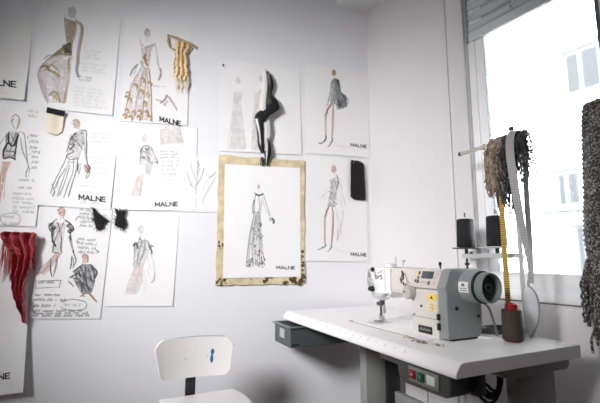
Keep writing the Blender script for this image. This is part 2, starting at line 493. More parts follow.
    ["L","g",9.1,[-37,-222,-36,-237]],
    ["L","g",7.7,[-41,-217,-42,-225]],
    ["L","g",5.2,[-18,-83,-16,-92]],
    ["L","g",9.5,[-41,-140,-46,-151]],
    ["L","g",6.6,[-29,-58,-25,-67]],
    ["L","g",5.3,[-8,-146,-12,-161]],
    ["L","g",5.8,[-61,-160,-62,-166]],
    ["L","d",8.3,[-7,-181,1,-187]],
    ["L","d",6.9,[-8,-79,-1,-92]],
    ["L","g",7.0,[-60,-210,-66,-220]],
    ["L","g",5.2,[-59,-245,-64,-259]],
    ["L","g",9.4,[-52,-98,-53,-106]],
    ["L","g",8.1,[-58,-22,-63,-29]],
    ["L","d",5.6,[-57,-130,-57,-144]],
    ["L","g",6.1,[-4,-109,-6,-115]],
    ["L","d",8.8,[-56,-112,-56,-118]],
    ["L","g",6.1,[-53,-71,-47,-78]],
    ["L","d",9.5,[-14,-20,-16,-36]],
    ["L","d",7.3,[-16,-170,-23,-178]],
    ["L","d",6.5,[-4,-224,-1,-239]],
    ["L","g",8.0,[-14,-167,-11,-176]],
    ["L","g",9.4,[2,-236,10,-249]],
    ["L","g",9.4,[-16,-18,-13,-24]],
    ["L","d",8.4,[-29,-49,-22,-57]],
    ["L","g",9.0,[-16,-8,-22,-23]],
    ["L","d",9.0,[-7,-202,-12,-215]],
    ["L","d",7.2,[-12,-90,-12,-96]],
    ["L","g",8.9,[-31,-16,-29,-23]],
    ["L","g",5.1,[-20,-98,-15,-113]],
    ["L","g",8.6,[-34,-28,-37,-37]],
    ["L","g",5.6,[-5,-128,-3,-144]],
    ["L","d",8.5,[-44,-135,-51,-150]],
    ["L","d",6.9,[-48,-56,-43,-64]],
    ["L","g",7.3,[-73,-224,-75,-235]],
    ["L","g",6.4,[-22,-231,-21,-242]],
    ["L","g",6.1,[-42,-185,-36,-195]],
    ["L","d",8.1,[2,-198,4,-207]],
    ["L","d",6.4,[-45,-233,-39,-248]],
    ["L","g",8.5,[-45,-160,-47,-173]],
    ["L","g",8.7,[-59,-41,-64,-57]],
    ["L","g",7.8,[-33,-100,-39,-110]],
    ["L","d",6.5,[-74,-239,-77,-244]],
    ["L","d",8.6,[-14,-12,-9,-28]],
    ["L","g",7.6,[-32,-47,-25,-61]],
    ["L","d",8.1,[-81,-246,-77,-259]],
    ["L","d",6.9,[-60,-213,-58,-229]],
    ["L","g",6.5,[-57,-182,-55,-199]],
    ["L","g",8.7,[-52,-230,-55,-240]],
    ["L","g",8.1,[-50,-11,-48,-20]],
    ["L","g",5.3,[-30,-243,-23,-259]],
    ["L","g",5.4,[-32,-235,-36,-243]],
    ["L","d",5.7,[-4,-238,-8,-246]],
    ["L","d",8.1,[-76,-241,-75,-258]],
    ["L","g",5.5,[-36,-73,-43,-82]],
    ["L","d",6.3,[-59,-38,-53,-52]],
    ["L","d",9.0,[-27,-189,-24,-201]],
    ["L","d",7.3,[-21,-180,-27,-195]],
    ["L","g",9.0,[-70,-128,-74,-138]],
    ["L","g",6.8,[-10,-177,-11,-183]],
    ["L","d",5.7,[-87,-224,-93,-239]],
    ["L","d",7.2,[-66,-211,-63,-219]],
    ["L","d",9.2,[4,-212,12,-222]],
    ["L","d",5.5,[-10,-218,-8,-233]],
    ["L","d",7.7,[-28,-83,-36,-96]],
    ["L","d",6.4,[-15,-71,-9,-84]],
    ["L","d",9.0,[-16,-92,-10,-105]],
    ["L","g",8.4,[-23,-241,-25,-245]],
    ["L","g",6.8,[-21,-235,-25,-240]],
    ["L","g",7.2,[-86,-249,-92,-259]],
    ["L","d",7.8,[-10,-236,-8,-244]],
    ["L","d",6.4,[-92,-246,-97,-252]],
    ["L","g",5.6,[-3,-248,-5,-256]],
    ["L","g",7.4,[-90,-230,-85,-236]],
    ["L","g",6.2,[-23,-250,-29,-253]],
    ["L","d",7.4,[-3,-257,-5,-266]],
    ["L","g",5.5,[-8,-227,-8,-230]],
    ["L","g",5.0,[-67,-224,-63,-228]],
    ["L","d",5.3,[7,-219,14,-228]],
    ["L","d",5.8,[-3,-236,-4,-247]],
    ["L","g",4.9,[-77,-222,-69,-228]],
    ["L","g",4.8,[-36,-243,-31,-248]],
    ["L","g",5.2,[-21,-212,-26,-215]],
    ["L","g",6.9,[-61,-226,-63,-237]],
    ["L","g",8.2,[-76,-221,-73,-232]],
    ["L","g",7.1,[-88,-255,-82,-259]],
    ["L","d",6.6,[-74,-217,-73,-223]],
    ["L","g",4.6,[-18,-252,-23,-257]],
    ["L","d",6.9,[-70,-239,-72,-245]],
    ["M","k",0,[78,-272,184,-275,78,-251],"MALNE"],
  ]),
}
import bpy, bmesh, math, random
from mathutils import Vector, Matrix, noise
PI = math.pi
C = bpy.context.scene.collection
rad = math.radians

# ------------------------------------------------------------------ materials
MATS = {}
def mat(name, col, rough=.6, metal=0.0, var=.05, scale=8.0, bump=0.0, bscale=60.0, spec=.5, sheen=0.0, trans=0.0, stretch=(1,1,1)):
    if name in MATS: return MATS[name]
    m = bpy.data.materials.new(name); m.use_nodes = True
    nt = m.node_tree; b = nt.nodes['Principled BSDF']
    b.inputs['Roughness'].default_value = rough
    b.inputs['Metallic'].default_value = metal
    b.inputs['Specular IOR Level'].default_value = spec
    if sheen: b.inputs['Sheen Weight'].default_value = sheen
    if trans: b.inputs['Transmission Weight'].default_value = trans
    tc = nt.nodes.new('ShaderNodeTexCoord'); mp = nt.nodes.new('ShaderNodeMapping')
    mp.inputs['Scale'].default_value = stretch
    nt.links.new(tc.outputs['Object'], mp.inputs['Vector'])
    nz = nt.nodes.new('ShaderNodeTexNoise'); nz.inputs['Scale'].default_value = scale; nz.inputs['Detail'].default_value = 4
    nt.links.new(mp.outputs['Vector'], nz.inputs['Vector'])
    rp = nt.nodes.new('ShaderNodeValToRGB')
    lo = [max(0, c*(1-var)) for c in col]; hi = [min(1, c*(1+var)) for c in col]
    rp.color_ramp.elements[0].position = .3; rp.color_ramp.elements[1].position = .7
    rp.color_ramp.elements[0].color = (*lo, 1); rp.color_ramp.elements[1].color = (*hi, 1)
    nt.links.new(nz.outputs['Fac'], rp.inputs['Fac']); nt.links.new(rp.outputs['Color'], b.inputs['Base Color'])
    if bump:
        n2 = nt.nodes.new('ShaderNodeTexNoise'); n2.inputs['Scale'].default_value = bscale
        nt.links.new(mp.outputs['Vector'], n2.inputs['Vector'])
        bp = nt.nodes.new('ShaderNodeBump'); bp.inputs['Strength'].default_value = bump; bp.inputs['Distance'].default_value = .004
        nt.links.new(n2.outputs['Fac'], bp.inputs['Height']); nt.links.new(bp.outputs['Normal'], b.inputs['Normal'])
    MATS[name] = m
    return m
def flecked(name, base, fleck, scale, amount, rough=.9):
    m = mat(name, base, rough, var=.35, scale=25, bump=.4, bscale=200)
    nt = m.node_tree; b = nt.nodes['Principled BSDF']
    src = b.inputs['Base Color'].links[0].from_socket
    v = nt.nodes.new('ShaderNodeTexVoronoi'); v.inputs['Scale'].default_value = scale
    tc = next(n for n in nt.nodes if n.type == 'TEX_COORD'); nt.links.new(tc.outputs['Object'], v.inputs['Vector'])
    sp = nt.nodes.new('ShaderNodeSeparateColor'); nt.links.new(v.outputs['Color'], sp.inputs['Color'])
    r = nt.nodes.new('ShaderNodeValToRGB'); r.color_ramp.interpolation = 'CONSTANT'
    r.color_ramp.elements[0].color = (0,0,0,1); r.color_ramp.elements[1].position = 1-amount; r.color_ramp.elements[1].color = (1,1,1,1)
    nt.links.new(sp.outputs['Red'], r.inputs['Fac'])
    mx = nt.nodes.new('ShaderNodeMix'); mx.data_type = 'RGBA'
    nt.links.new(r.outputs['Color'], mx.inputs['Factor']); nt.links.new(src, mx.inputs['A']); mx.inputs['B'].default_value = (*fleck, 1)
    nt.links.new(mx.outputs['Result'], b.inputs['Base Color'])
    return m
def two_tone(name, ca, cb, scale, pos, rough=.4, metal=0.0, soft=.04):
    m = mat(name, ca, rough, metal)
    nt = m.node_tree; rp = next(n for n in nt.nodes if n.type == 'VALTORGB'); nz = next(n for n in nt.nodes if n.type == 'TEX_NOISE')
    nz.inputs['Scale'].default_value = scale; nz.inputs['Detail'].default_value = 3
    rp.color_ramp.elements[0].position = pos; rp.color_ramp.elements[1].position = pos+soft
    rp.color_ramp.elements[0].color = (*ca, 1); rp.color_ramp.elements[1].color = (*cb, 1)
    return m
def ticked(name, base, ink, period, axis='Z'):
    m = mat(name, base, .6, var=.04)
    nt = m.node_tree; b = nt.nodes['Principled BSDF']; src = b.inputs['Base Color'].links[0].from_socket
    tc = next(n for n in nt.nodes if n.type == 'TEX_COORD')
    w = nt.nodes.new('ShaderNodeTexWave'); w.bands_direction = axis; w.inputs['Scale'].default_value = 2*PI/(20*period)
    nt.links.new(tc.outputs['Object'], w.inputs['Vector'])
    r = nt.nodes.new('ShaderNodeValToRGB'); r.color_ramp.elements[0].position = .72; r.color_ramp.elements[1].position = .8
    nt.links.new(w.outputs['Fac'], r.inputs['Fac'])
    mx = nt.nodes.new('ShaderNodeMix'); mx.data_type = 'RGBA'
    nt.links.new(r.outputs['Color'], mx.inputs['Factor']); nt.links.new(src, mx.inputs['A']); mx.inputs['B'].default_value = (*ink, 1)
    nt.links.new(mx.outputs['Result'], b.inputs['Base Color'])
    return m
def glass_mat():
    m = bpy.data.materials.new('clear_glass'); m.use_nodes = True; nt = m.node_tree; nt.nodes.clear()
    o = nt.nodes.new('ShaderNodeOutputMaterial'); t = nt.nodes.new('ShaderNodeBsdfTransparent'); g = nt.nodes.new('ShaderNodeBsdfGlossy')
    t.inputs['Color'].default_value = (.96,.98,.98,1); g.inputs['Roughness'].default_value = .02
    f = nt.nodes.new('ShaderNodeFresnel'); f.inputs['IOR'].default_value = 1.35
    x = nt.nodes.new('ShaderNodeMixShader')
    nt.links.new(f.outputs['Fac'], x.inputs['Fac']); nt.links.new(t.outputs['BSDF'], x.inputs[1]); nt.links.new(g.outputs['BSDF'], x.inputs[2])
    nt.links.new(x.outputs['Shader'], o.inputs['Surface'])
    return m
GLASS = glass_mat()

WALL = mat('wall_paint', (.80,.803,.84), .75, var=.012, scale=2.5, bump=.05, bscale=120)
WALLR = mat('window_wall_paint', (.675,.655,.662), .7, var=.012, scale=2.5, bump=.05, bscale=120)  # pinkish white, darkened to offset the spotlight's excess on this wall
TRIM = mat('trim_paint', (.69,.67,.68), .5, var=.015, scale=5)
CEIL = mat('ceiling_paint', (.82,.82,.83), .8, var=.01)
FARWALL = mat('far_wall_plaster', (.30,.29,.28), .85, var=.04)
FLOOR = mat('floor_boards', (.17,.13,.105), .5, var=.18, scale=3, stretch=(1,12,1))
WHITE = mat('white_lacquer', (.84,.83,.835), .35, var=.01)
PVC = mat('white_window_frame', (.93,.94,.955), .35, var=.01)
SHUT = mat('shutter_grey', (.56,.61,.64), .5, var=.03)
SHUTL = mat('shutter_rail_grey', (.66,.69,.71), .45, var=.02)
PAPER = mat('paper', (.835,.83,.84), .8, var=.012, scale=6)
PAPERW = mat('bright_paper', (.875,.87,.885), .8, var=.01, scale=6)
PAPERC = mat('cream_paper', (.80,.79,.765), .8, var=.02, scale=5)
CREAM = mat('machine_cream', (.69,.645,.615), .35, var=.015)
CREAM2 = mat('machine_white', (.84,.83,.83), .3, var=.01)
MGREY = mat('machine_grey', (.28,.302,.306), .42, var=.03)
MGREY2 = mat('machine_wheel_grey', (.21,.24,.245), .35, var=.03)
BLACK = mat('black_plastic', (.018,.018,.02), .45, var=.2)
DARK = mat('dark_grey_metal', (.06,.062,.065), .5, var=.1)
CHROME = mat('chrome', (.78,.8,.82), .18, 1.0, var=.03)
STEEL = mat('brushed_steel', (.6,.61,.62), .35, .9, var=.06, scale=30)
FRAMEG = mat('table_leg_grey', (.30,.305,.295), .5, var=.04)
STANDG = mat('thread_stand_grey', (.50,.52,.52), .4, .25, var=.04)
DRAWERG = mat('drawer_grey_plastic', (.082,.097,.10), .5, var=.05)
RED = mat('red_plastic', (.36,.012,.02), .4)
REDB = mat('red_button', (.20,.015,.018), .4)
GREENB = mat('green_button', (.008,.07,.042), .4)
GREEN = mat('green_plastic', (.01,.13,.07), .4)
YELLOW = mat('yellow_label', (.85,.68,.10), .6)
PALEY = mat('pale_yellow_label', (.78,.68,.42), .6)
GOLDF = two_tone('gold_leaf', (.15,.11,.035), (.72,.55,.30), 16, .36, .38, .15)
GOLDCLEAN = mat('gold_foil', (.74,.62,.42), .42, .15, var=.20, scale=22)
LACE = mat('gold_lace', (.74,.56,.33), .75, var=.32, scale=60, bump=.5, bscale=180)
CREAMF = mat('cream_cloth', (.80,.72,.60), .9, var=.05, bump=.3, bscale=200)
REDF = mat('red_cloth', (.33,.010,.024), .75, var=.3, scale=30, bump=.3, bscale=120, sheen=.3)
BLKF = mat('black_cloth', (.006,.006,.008), .92, var=.4, scale=60, bump=.4, bscale=200)
SATB = mat('black_satin', (.012,.014,.016), .3, var=.3, scale=12)
SATW = mat('white_satin', (.66,.64,.62), .4, var=.05, scale=12)
BROWNY = mat('brown_yarn', (.27,.20,.15), .95, var=.45, scale=60)
GREYY = mat('charcoal_yarn', (.075,.073,.078), .95, var=.5, scale=60)
TAUPEY = mat('taupe_yarn', (.42,.36,.31), .95, var=.4, scale=60)
THREADB = mat('black_thread', (.008,.009,.012), .8, var=.3, scale=90, stretch=(1,1,14), bump=.2, bscale=300)
THREADN = mat('brown_thread', (.052,.037,.028), .85, var=.25, scale=90, stretch=(1,1,14), bump=.2, bscale=300)
TAPEY = ticked('yellow_tape', (.60,.36,.045), (.08,.05,.02), .0085)
TAPEG = ticked('grey_tape', (.50,.485,.48), (.36,.35,.35), .010)
CLEARP = mat('milky_plastic', (.88,.90,.92), .35, var=.02, trans=.5)
RIMP = mat('smoky_plastic_rim', (.35,.37,.39), .3, var=.04)
LCDM = mat('lcd_screen', (.055,.075,.085), .25)
BLUE = mat('blue_paint', (.02,.13,.33), .5)
TWEED = flecked('tweed_wool', (.085,.078,.074), (.46,.43,.40), 230, .26)
INK = {'k':(.02,.02,.022),'d':(.09,.09,.095),'g':(.27,.27,.285),'l':(.48,.48,.50),'l2':(.66,.66,.68),'b':(.36,.24,.11),'p':(.66,.47,.41),
       't':(.40,.33,.31),'r':(.33,.16,.12),'s':(.30,.33,.345),'o':(.27,.20,.08),'v':(.47,.37,.40),'c':(.80,.735,.73),'c2':(.70,.64,.65),'w':(.74,.72,.72),'f':(.76,.68,.66),'f2':(.80,.765,.76),'b2':(.42,.355,.30)}
def ink(k): return mat('pencil_'+{'k':'black','d':'charcoal','g':'grey','l':'light_grey','l2':'pale_grey','b':'gold_brown','p':'skin_pink','t':'taupe','r':'chestnut','s':'slate','o':'olive','v':'mauve','c':'blush','c2':'faded_rose','w':'warm_wash','f':'faint_rose','f2':'faint_wash','b2':'soft_brown'}[k], INK[k], .8, var=.12, scale=40)

def wash(k):
    # thin watercolour: pigment that lets the paper show through in blotches
    nm = 'wash_'+ink(k).name[7:]
    if nm in MATS: return MATS[nm]
    m = mat(nm, INK[k], .9, var=.15, scale=30, spec=.1); nt = m.node_tree; b = nt.nodes['Principled BSDF']
    tc = next(n for n in nt.nodes if n.type == 'TEX_COORD'); nz = nt.nodes.new('ShaderNodeTexNoise'); nz.inputs['Scale'].default_value = 24; nz.inputs['Detail'].default_value = 5
    nt.links.new(tc.outputs['Object'], nz.inputs['Vector'])
    r = nt.nodes.new('ShaderNodeMapRange'); r.inputs['From Min'].default_value = .36; r.inputs['From Max'].default_value = .66; r.inputs['To Min'].default_value = .38; r.inputs['To Max'].default_value = .85
    nt.links.new(nz.outputs['Fac'], r.inputs['Value']); nt.links.new(r.outputs['Result'], b.inputs['Alpha'])
    return m

# ------------------------------------------------------------------ frames of reference
# R: the room; W: the sketch wall (x along it, -y into the room, origin at the room corner); T: the sewing table (x across, y along)
FR = {'R': (Vector((0,0,0)), 0.0), 'W': (Vector((1.676,1.868,0)), rad(-15.8)), 'T': (Vector((.972,.736,0)), rad(-6.21))}
def place(o, fr, base):
    org, a = FR[fr]
    o.location = org + Matrix.Rotation(a, 3, 'Z') @ Vector(base); o.rotation_euler = (0,0,a)

class MB:
    """collects shapes in a frame; build() links them as one mesh object"""
    def __init__(s): s.bm = bmesh.new(); s.mi = 0
    def _set(s, faces):
        for f in faces: f.material_index = s.mi
    def merge(s, b):
        for f in b.faces: f.material_index = s.mi
        me = bpy.data.meshes.new('tmp'); b.to_mesh(me); b.free(); s.bm.from_mesh(me); bpy.data.meshes.remove(me)
        return s
    def box(s, lo, hi, bev=0.0, seg=2, rot=None):
        b = bmesh.new(); bmesh.ops.create_cube(b, size=1)
        c = [(lo[i]+hi[i])/2 for i in range(3)]; d = [abs(hi[i]-lo[i]) for i in range(3)]
        bmesh.ops.scale(b, vec=d, verts=b.verts)
        if bev: bmesh.ops.bevel(b, geom=list(b.edges), offset=min(bev, min(d)*.49), segments=seg, profile=.5, affect='EDGES')
        if rot: bmesh.ops.rotate(b, cent=(0,0,0), matrix=rot, verts=b.verts)
        bmesh.ops.translate(b, vec=c, verts=b.verts)
        return s.merge(b)
    def cyl(s, p0, p1, r0, r1=None, seg=24, bev=0.0):
        r1 = r0 if r1 is None else r1
        p0 = Vector(p0); p1 = Vector(p1); d = p1-p0
        b = bmesh.new(); bmesh.ops.create_cone(b, cap_ends=True, segments=seg, radius1=r0, radius2=r1, depth=d.length)
        if bev:
            es = [e for e in b.edges if any(len(f.verts) > 4 for f in e.link_faces)]
            bmesh.ops.bevel(b, geom=es, offset=bev, segments=2, profile=.5, affect='EDGES')
        bmesh.ops.rotate(b, cent=(0,0,0), matrix=d.to_track_quat('Z','Y').to_matrix(), verts=b.verts)
        bmesh.ops.translate(b, vec=(p0+p1)/2, verts=b.verts)
        return s.merge(b)
    def lathe(s, prof, org, axis=(0,0,1), seg=32):
        b = bmesh.new(); q = Vector(axis).to_track_quat('Z','Y').to_matrix(); rings = []
        for r, z in prof:
            rings.append([b.verts.new(q @ Vector((r*math.cos(2*PI*k/seg), r*math.sin(2*PI*k/seg), z)) + Vector(org)) for k in range(seg)])
        for i in range(len(rings)-1):
            for k in range(seg): b.faces.new((rings[i][k], rings[i][(k+1)%seg], rings[i+1][(k+1)%seg], rings[i+1][k]))
        b.faces.new(rings[0][::-1]); b.faces.new(rings[-1])
        bmesh.ops.recalc_face_normals(b, faces=b.faces)
        return s.merge(b)
    def prism(s, poly, plane, lo, hi, bev=0.0, seg=2):
        """poly in two axes ('yz','xz','xy'), pulled along the third from lo to hi"""
        b = bmesh.new(); ax = {'yz':(1,2,0),'xz':(0,2,1),'xy':(0,1,2)}[plane]
        def P(p, h):
            v = [0,0,0]; v[ax[0]] = p[0]; v[ax[1]] = p[1]; v[ax[2]] = h; return v
        A = [b.verts.new(P(p, lo)) for p in poly]; B = [b.verts.new(P(p, hi)) for p in poly]
        n = len(poly); b.faces.new(A); b.faces.new(B[::-1])
        for i in range(n): b.faces.new((A[i], A[(i+1)%n], B[(i+1)%n], B[i]))
        bmesh.ops.recalc_face_normals(b, faces=b.faces)
        if bev: bmesh.ops.bevel(b, geom=list(b.edges), offset=bev, segments=seg, profile=.5, affect='EDGES')
        return s.merge(b)
    def tube(s, pts, r, seg=6, smooth=True, sub=4):
        pts = [Vector(p) for p in (catmull(pts, sub) if smooth and len(pts) > 2 else pts)]
        n = len(pts); b = bmesh.new(); rings = []; up = Vector((.3,.2,1)).normalized()
        for i, p in enumerate(pts):
            d = (pts[min(i+1,n-1)]-pts[max(i-1,0)]).normalized()
            a = d.cross(up)
            if a.length < 1e-4: a = d.cross(Vector((1,0,0)))
            a.normalize(); c = d.cross(a)
            rr = r(i/(n-1)) if callable(r) else r
            rings.append([b.verts.new(p + a*rr*math.cos(2*PI*k/seg) + c*rr*math.sin(2*PI*k/seg)) for k in range(seg)])
        for i in range(n-1):
            for k in range(seg): b.faces.new((rings[i][k], rings[i][(k+1)%seg], rings[i+1][(k+1)%seg], rings[i+1][k]))
        b.faces.new(rings[0][::-1]); b.faces.new(rings[-1])
        bmesh.ops.recalc_face_normals(b, faces=b.faces)
        return s.merge(b)
    def grid(s, rows, thick=0.0):
        """rows: equal lists of points -> sheet, with thickness when given"""
        b = bmesh.new(); V = [[b.verts.new(p) for p in r] for r in rows]
        for i in range(len(V)-1):
            for k in range(len(V[0])-1): b.faces.new((V[i][k], V[i][k+1], V[i+1][k+1], V[i+1][k]))
        bmesh.ops.recalc_face_normals(b, faces=b.faces)
        if thick: bmesh.ops.solidify(b, geom=list(b.faces), thickness=thick)
        return s.merge(b)
    def build(s, name, mats, parent=None, fr=None, base=(0,0,0), smooth=True, ang=35):
        """parent given: geometry is in the parent's frame, moved to the parent's base"""
        me = bpy.data.meshes.new(name); bmesh.ops.translate(s.bm, vec=-Vector(base), verts=s.bm.verts)
        if smooth:
            for f in s.bm.faces: f.smooth = True
            for e in s.bm.edges:
                if len(e.link_faces) == 2 and e.calc_face_angle(0) > rad(ang): e.smooth = False
        s.bm.to_mesh(me); s.bm.free()
        for m in (mats if isinstance(mats, (list,tuple)) else [mats]): me.materials.append(m)
        o = bpy.data.objects.new(name, me); C.objects.link(o)
        if parent: o.parent = parent
        elif fr: place(o, fr, base)
        return o
def catmull(pts, sub=4):
    pts = [Vector(p) for p in pts]; out = []
    for i in range(len(pts)-1):
        p0 = pts[max(i-1,0)]; p1 = pts[i]; p2 = pts[i+1]; p3 = pts[min(i+2,len(pts)-1)]
        for k in range(sub):
            t = k/sub
            out.append(.5*((2*p1)+(p2-p0)*t+(2*p0-5*p1+4*p2-p3)*t*t+(3*p1-p0-3*p2+p3)*t*t*t))
    out.append(pts[-1]); return out
def tag(o, label, cat, group=None, kind=None):
    if label: o['label'] = label
    if cat: o['category'] = cat
    if group: o['group'] = group
    if kind: o['kind'] = kind
    return o
class Thing:
    def __init__(s, name, label, cat, fr='R', base=(0,0,0), group=None):
        s.o = bpy.data.objects.new(name, None); C.objects.link(s.o); s.o.empty_display_size = .05
        s.base = base; place(s.o, fr, base); tag(s.o, label, cat, group)
    def part(s, name, mb, mats, parent=None, label=None, **k):
        p = mb.build(name, mats, parent or s.o, base=s.base, **k)
        if label: p['label'] = label
        return p
def struct(name, mb, m, fr='R', base=(0,0,0), label=None, parent=None, **k):
    o = mb.build(name, m, parent, fr, base, **k)
    if not parent: o['kind'] = 'structure'; tag(o, label, {'w':'wall'}.get('', name.split('_')[0]))
    return o

# ------------------------------------------------------------------ the room
X0, X1, Y0, ZC = -2.25, 1.676, -2.3, 2.85
struct('floor', MB().box((X0-.2,Y0-.2,-.1),(X1+.25,3.2,0)), FLOOR, label='brown boarded floor of the sewing room')
struct('ceiling', MB().box((X0-.2,Y0-.2,ZC),(X1+.25,3.2,ZC+.12)), CEIL, label='plain white ceiling above the room')
struct('wall_back', MB().box((-4.2,-.12,0),(.06,0,ZC)) if False else MB().box((-4.2,0,0),(.3,.12,ZC)), WALL, 'W', label='white wall that the fashion sketches hang on')
struct('wall_left', MB().box((X0-.12,Y0-.2,0),(X0,3.15,ZC)), FARWALL, label='grey plaster wall opposite the window, behind the camera')
struct('wall_front', MB().box((X0,Y0-.12,0),(X1+.25,Y0,ZC)), FARWALL, label='grey plaster wall behind the camera')
OY0, OY1, OZ0, OZ1 = .44, 1.145, .87, 2.52
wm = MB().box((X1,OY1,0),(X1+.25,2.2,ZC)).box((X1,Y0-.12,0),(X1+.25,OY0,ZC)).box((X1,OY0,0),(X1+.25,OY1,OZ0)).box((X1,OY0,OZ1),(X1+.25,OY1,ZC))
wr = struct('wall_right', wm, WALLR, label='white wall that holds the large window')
struct('trim_1', MB().box((X1-.018,1.148,0),(X1,1.243,2.66), .004), TRIM, label='wide vertical casing board left of the window')
struct('trim_2', MB().box((X1-.012,1.252,0),(X1,1.284,2.66), .004), TRIM, label='narrow vertical moulding beside the window casing')
struct('trim_3', MB().box((1.469,Y0,2.66),(X1,1.925,ZC)), CEIL, label='boxed-in beam under the ceiling above the window')
struct('trim_4', MB().box((X1-.014,-1.2,.10),(X1,1.14,.855), .004).box((X1-.014,1.29,.10),(X1,1.465,.70), .004).box((X1-.014,1.472,.10),(X1,1.76,.70), .004), TRIM, label='white panelling boards below the window')
struct('baseboard_back', MB().box((-4.2,-.014,0),(-.05,0,.09), .004), TRIM, 'W', label='white skirting board under the sketches')
struct('baseboard_right', MB().box((X1-.016,Y0,0),(X1,1.85,.095), .004), TRIM, label='white skirting board under the window')
# window: frame, two sashes and glass
win = bpy.data.objects.new('window_1', None); C.objects.link(win); win['kind'] = 'structure'; tag(win, 'white casement window with the bright street facade behind it', 'window')
win.location = (X1, 0, OZ0)
wb = (X1, 0, OZ0)
fm = MB().box((X1+.012,OY0,OZ0),(X1+.085,OY1,OZ0+.04), .004).box((X1+.012,OY0,OZ1-.05),(X1+.085,OY1,OZ1), .004)
fm.box((X1+.012,OY1-.035,OZ0+.04),(X1+.085,OY1,OZ1-.05), .004)
fm.box((X1+.012,OY0,OZ0+.04),(X1+.085,.592,OZ1-.05), .004)
fm.build('window_frame', PVC, win, base=wb)
for ya, yb in ((.592,OY1-.035),):
    s = MB(); xa, xb = X1+.018, X1+.075; za, zb = OZ0+.04, OZ1-.05
    s.box((xa,ya,za),(xb,yb,za+.075), .005).box((xa,ya,zb-.06),(xb,yb,zb), .005).box((xa,yb-.045,za+.075),(xb,yb,zb-.06), .005).box((xa,ya,za+.075),(xb,ya+.012 if ya > .5 else ya+.045,zb-.06), .004)
    sh = s.build('window_sash', PVC, win, base=wb)
    MB().box((xa+.02,ya+.008,za+.07),(xa+.026,yb-.04,zb-.055)).build('pane', GLASS, sh)
    for o in C.objects:
        if o.parent == sh: o.data.transform(Matrix.Translation(-Vector(wb)))
    gk = MB().box((xa-.001,yb-.0465,za+.075),(xa+.012,yb-.0445,zb-.06)).box((xa-.003,ya-.004,za+.0),(xa+.002,ya+.014,zb))
    g = gk.build('gasket', mat('gasket_grey', (.16,.19,.22), .6), win, base=wb); g['label'] = 'thin dark rubber gasket'
g = MB().box((X1-.001,OY0,OZ0-.004),(X1+.012,OY1,OZ0+.0005)).build('sill_gap', mat('gap_shadow_grey', (.10,.10,.105), .7), win, base=wb)
# shutter in the window head
sh = Thing('roller_shutter', 'grey slatted roller shutter pulled a little way down over the window', 'shutter', 'R', (X1,.2,2.10))
sl = MB(); z = 2.145
while z < OZ1-.02:
    prof = [(X1+.026,z),(X1+.010,z+.006),(X1+.003,z+.024),(X1+.008,z+.042),(X1+.024,z+.0575),(X1+.029,z+.0575),(X1+.031,z)]
    sl.prism(prof, 'xz', OY0+.04, OY1-.012); z += .056
sh.part('slats', sl, SHUT, ang=60)
sh.part('bottom_rail', MB().box((X1+.002,OY0+.04,2.098),(X1+.026,OY1-.012,2.144), .004), SHUTL, label='paler grey bottom rail')
sh.part('guide_channel', MB().box((X1-.004,OY1-.012,2.098),(X1+.011,OY1+.0,OZ1), .002), mat('channel_teal', (.27,.35,.37), .5))
sh.part('stop_knob', MB().cyl((X1+.002,.915,2.165),(X1-.010,.915,2.165), .006, .004, 12), SHUTL)

# ------------------------------------------------------------------ sheets of sketches on the wall
def ribbon(bm, pts, w, off, yo, mi):
    """flat pencil stroke lying just off the sheet"""
    n = len(pts)
    if n < 2: return
    L = []; Rr = []
    for i, p in enumerate(pts):
        a = pts[max(i-1,0)]; b = pts[min(i+1,n-1)]
        dx, dz = b[0]-a[0], b[1]-a[1]; l = math.hypot(dx, dz) or 1e-6
        taper = .55 if i in (0, n-1) else 1
        nx, nz = -dz/l*w/2*taper, dx/l*w/2*taper
        L.append(bm.verts.new((p[0]+nx, -off(p[0],p[1])-yo, p[1]+nz))); Rr.append(bm.verts.new((p[0]-nx, -off(p[0],p[1])-yo, p[1]-nz)))
    for i in range(n-1):
        f = bm.faces.new((L[i], L[i+1], Rr[i+1], Rr[i])); f.material_index = mi
LETTERS = {'M':(1.2,[[(0,0),(0,1),(.6,.25),(1.2,1),(1.2,0)]]),'A':(1.15,[[(0,0),(.575,1),(1.15,0)],[(.25,.3),(.9,.3)]]),'L':(.85,[[(0,1),(0,0),(.85,0)]]),
           'N':(1.1,[[(0,0),(0,1),(1.1,0),(1.1,1)]]),'E':(.85,[[(.85,1),(0,1),(0,0),(.85,0)],[(0,.5),(.7,.5)]])}
def word(bm, p0, p1, ptop, txt, off, yo, mi, fat=.25):
    ptop = (p0[0]+(ptop[0]-p0[0])*.73, p0[1]+(ptop[1]-p0[1])*.73)
    tot = sum(LETTERS[c][0] for c in txt) + .38*(len(txt)-1)
    ux, uz = (p1[0]-p0[0])/tot, (p1[1]-p0[1])/tot; hx, hz = ptop[0]-p0[0], ptop[1]-p0[1]
    hh = math.hypot(hx, hz); x = 0
    for c in txt:
        wd, st = LETTERS[c]
        for pl in st:
            q = [(p0[0]+ux*(x+a)+hx*b, p0[1]+uz*(x+a)+hz*b) for a, b in pl]
            for i in range(len(q)-1):
                dx, dz = q[i+1][0]-q[i][0], q[i+1][1]-q[i][1]; l = math.hypot(dx,dz); e = hh*fat*.45/l
                ribbon_flat(bm, (q[i][0]-dx*e, q[i][1]-dz*e), (q[i+1][0]+dx*e, q[i+1][1]+dz*e), hh*fat, off, yo, mi); yo += 5e-6
        x += wd+.38
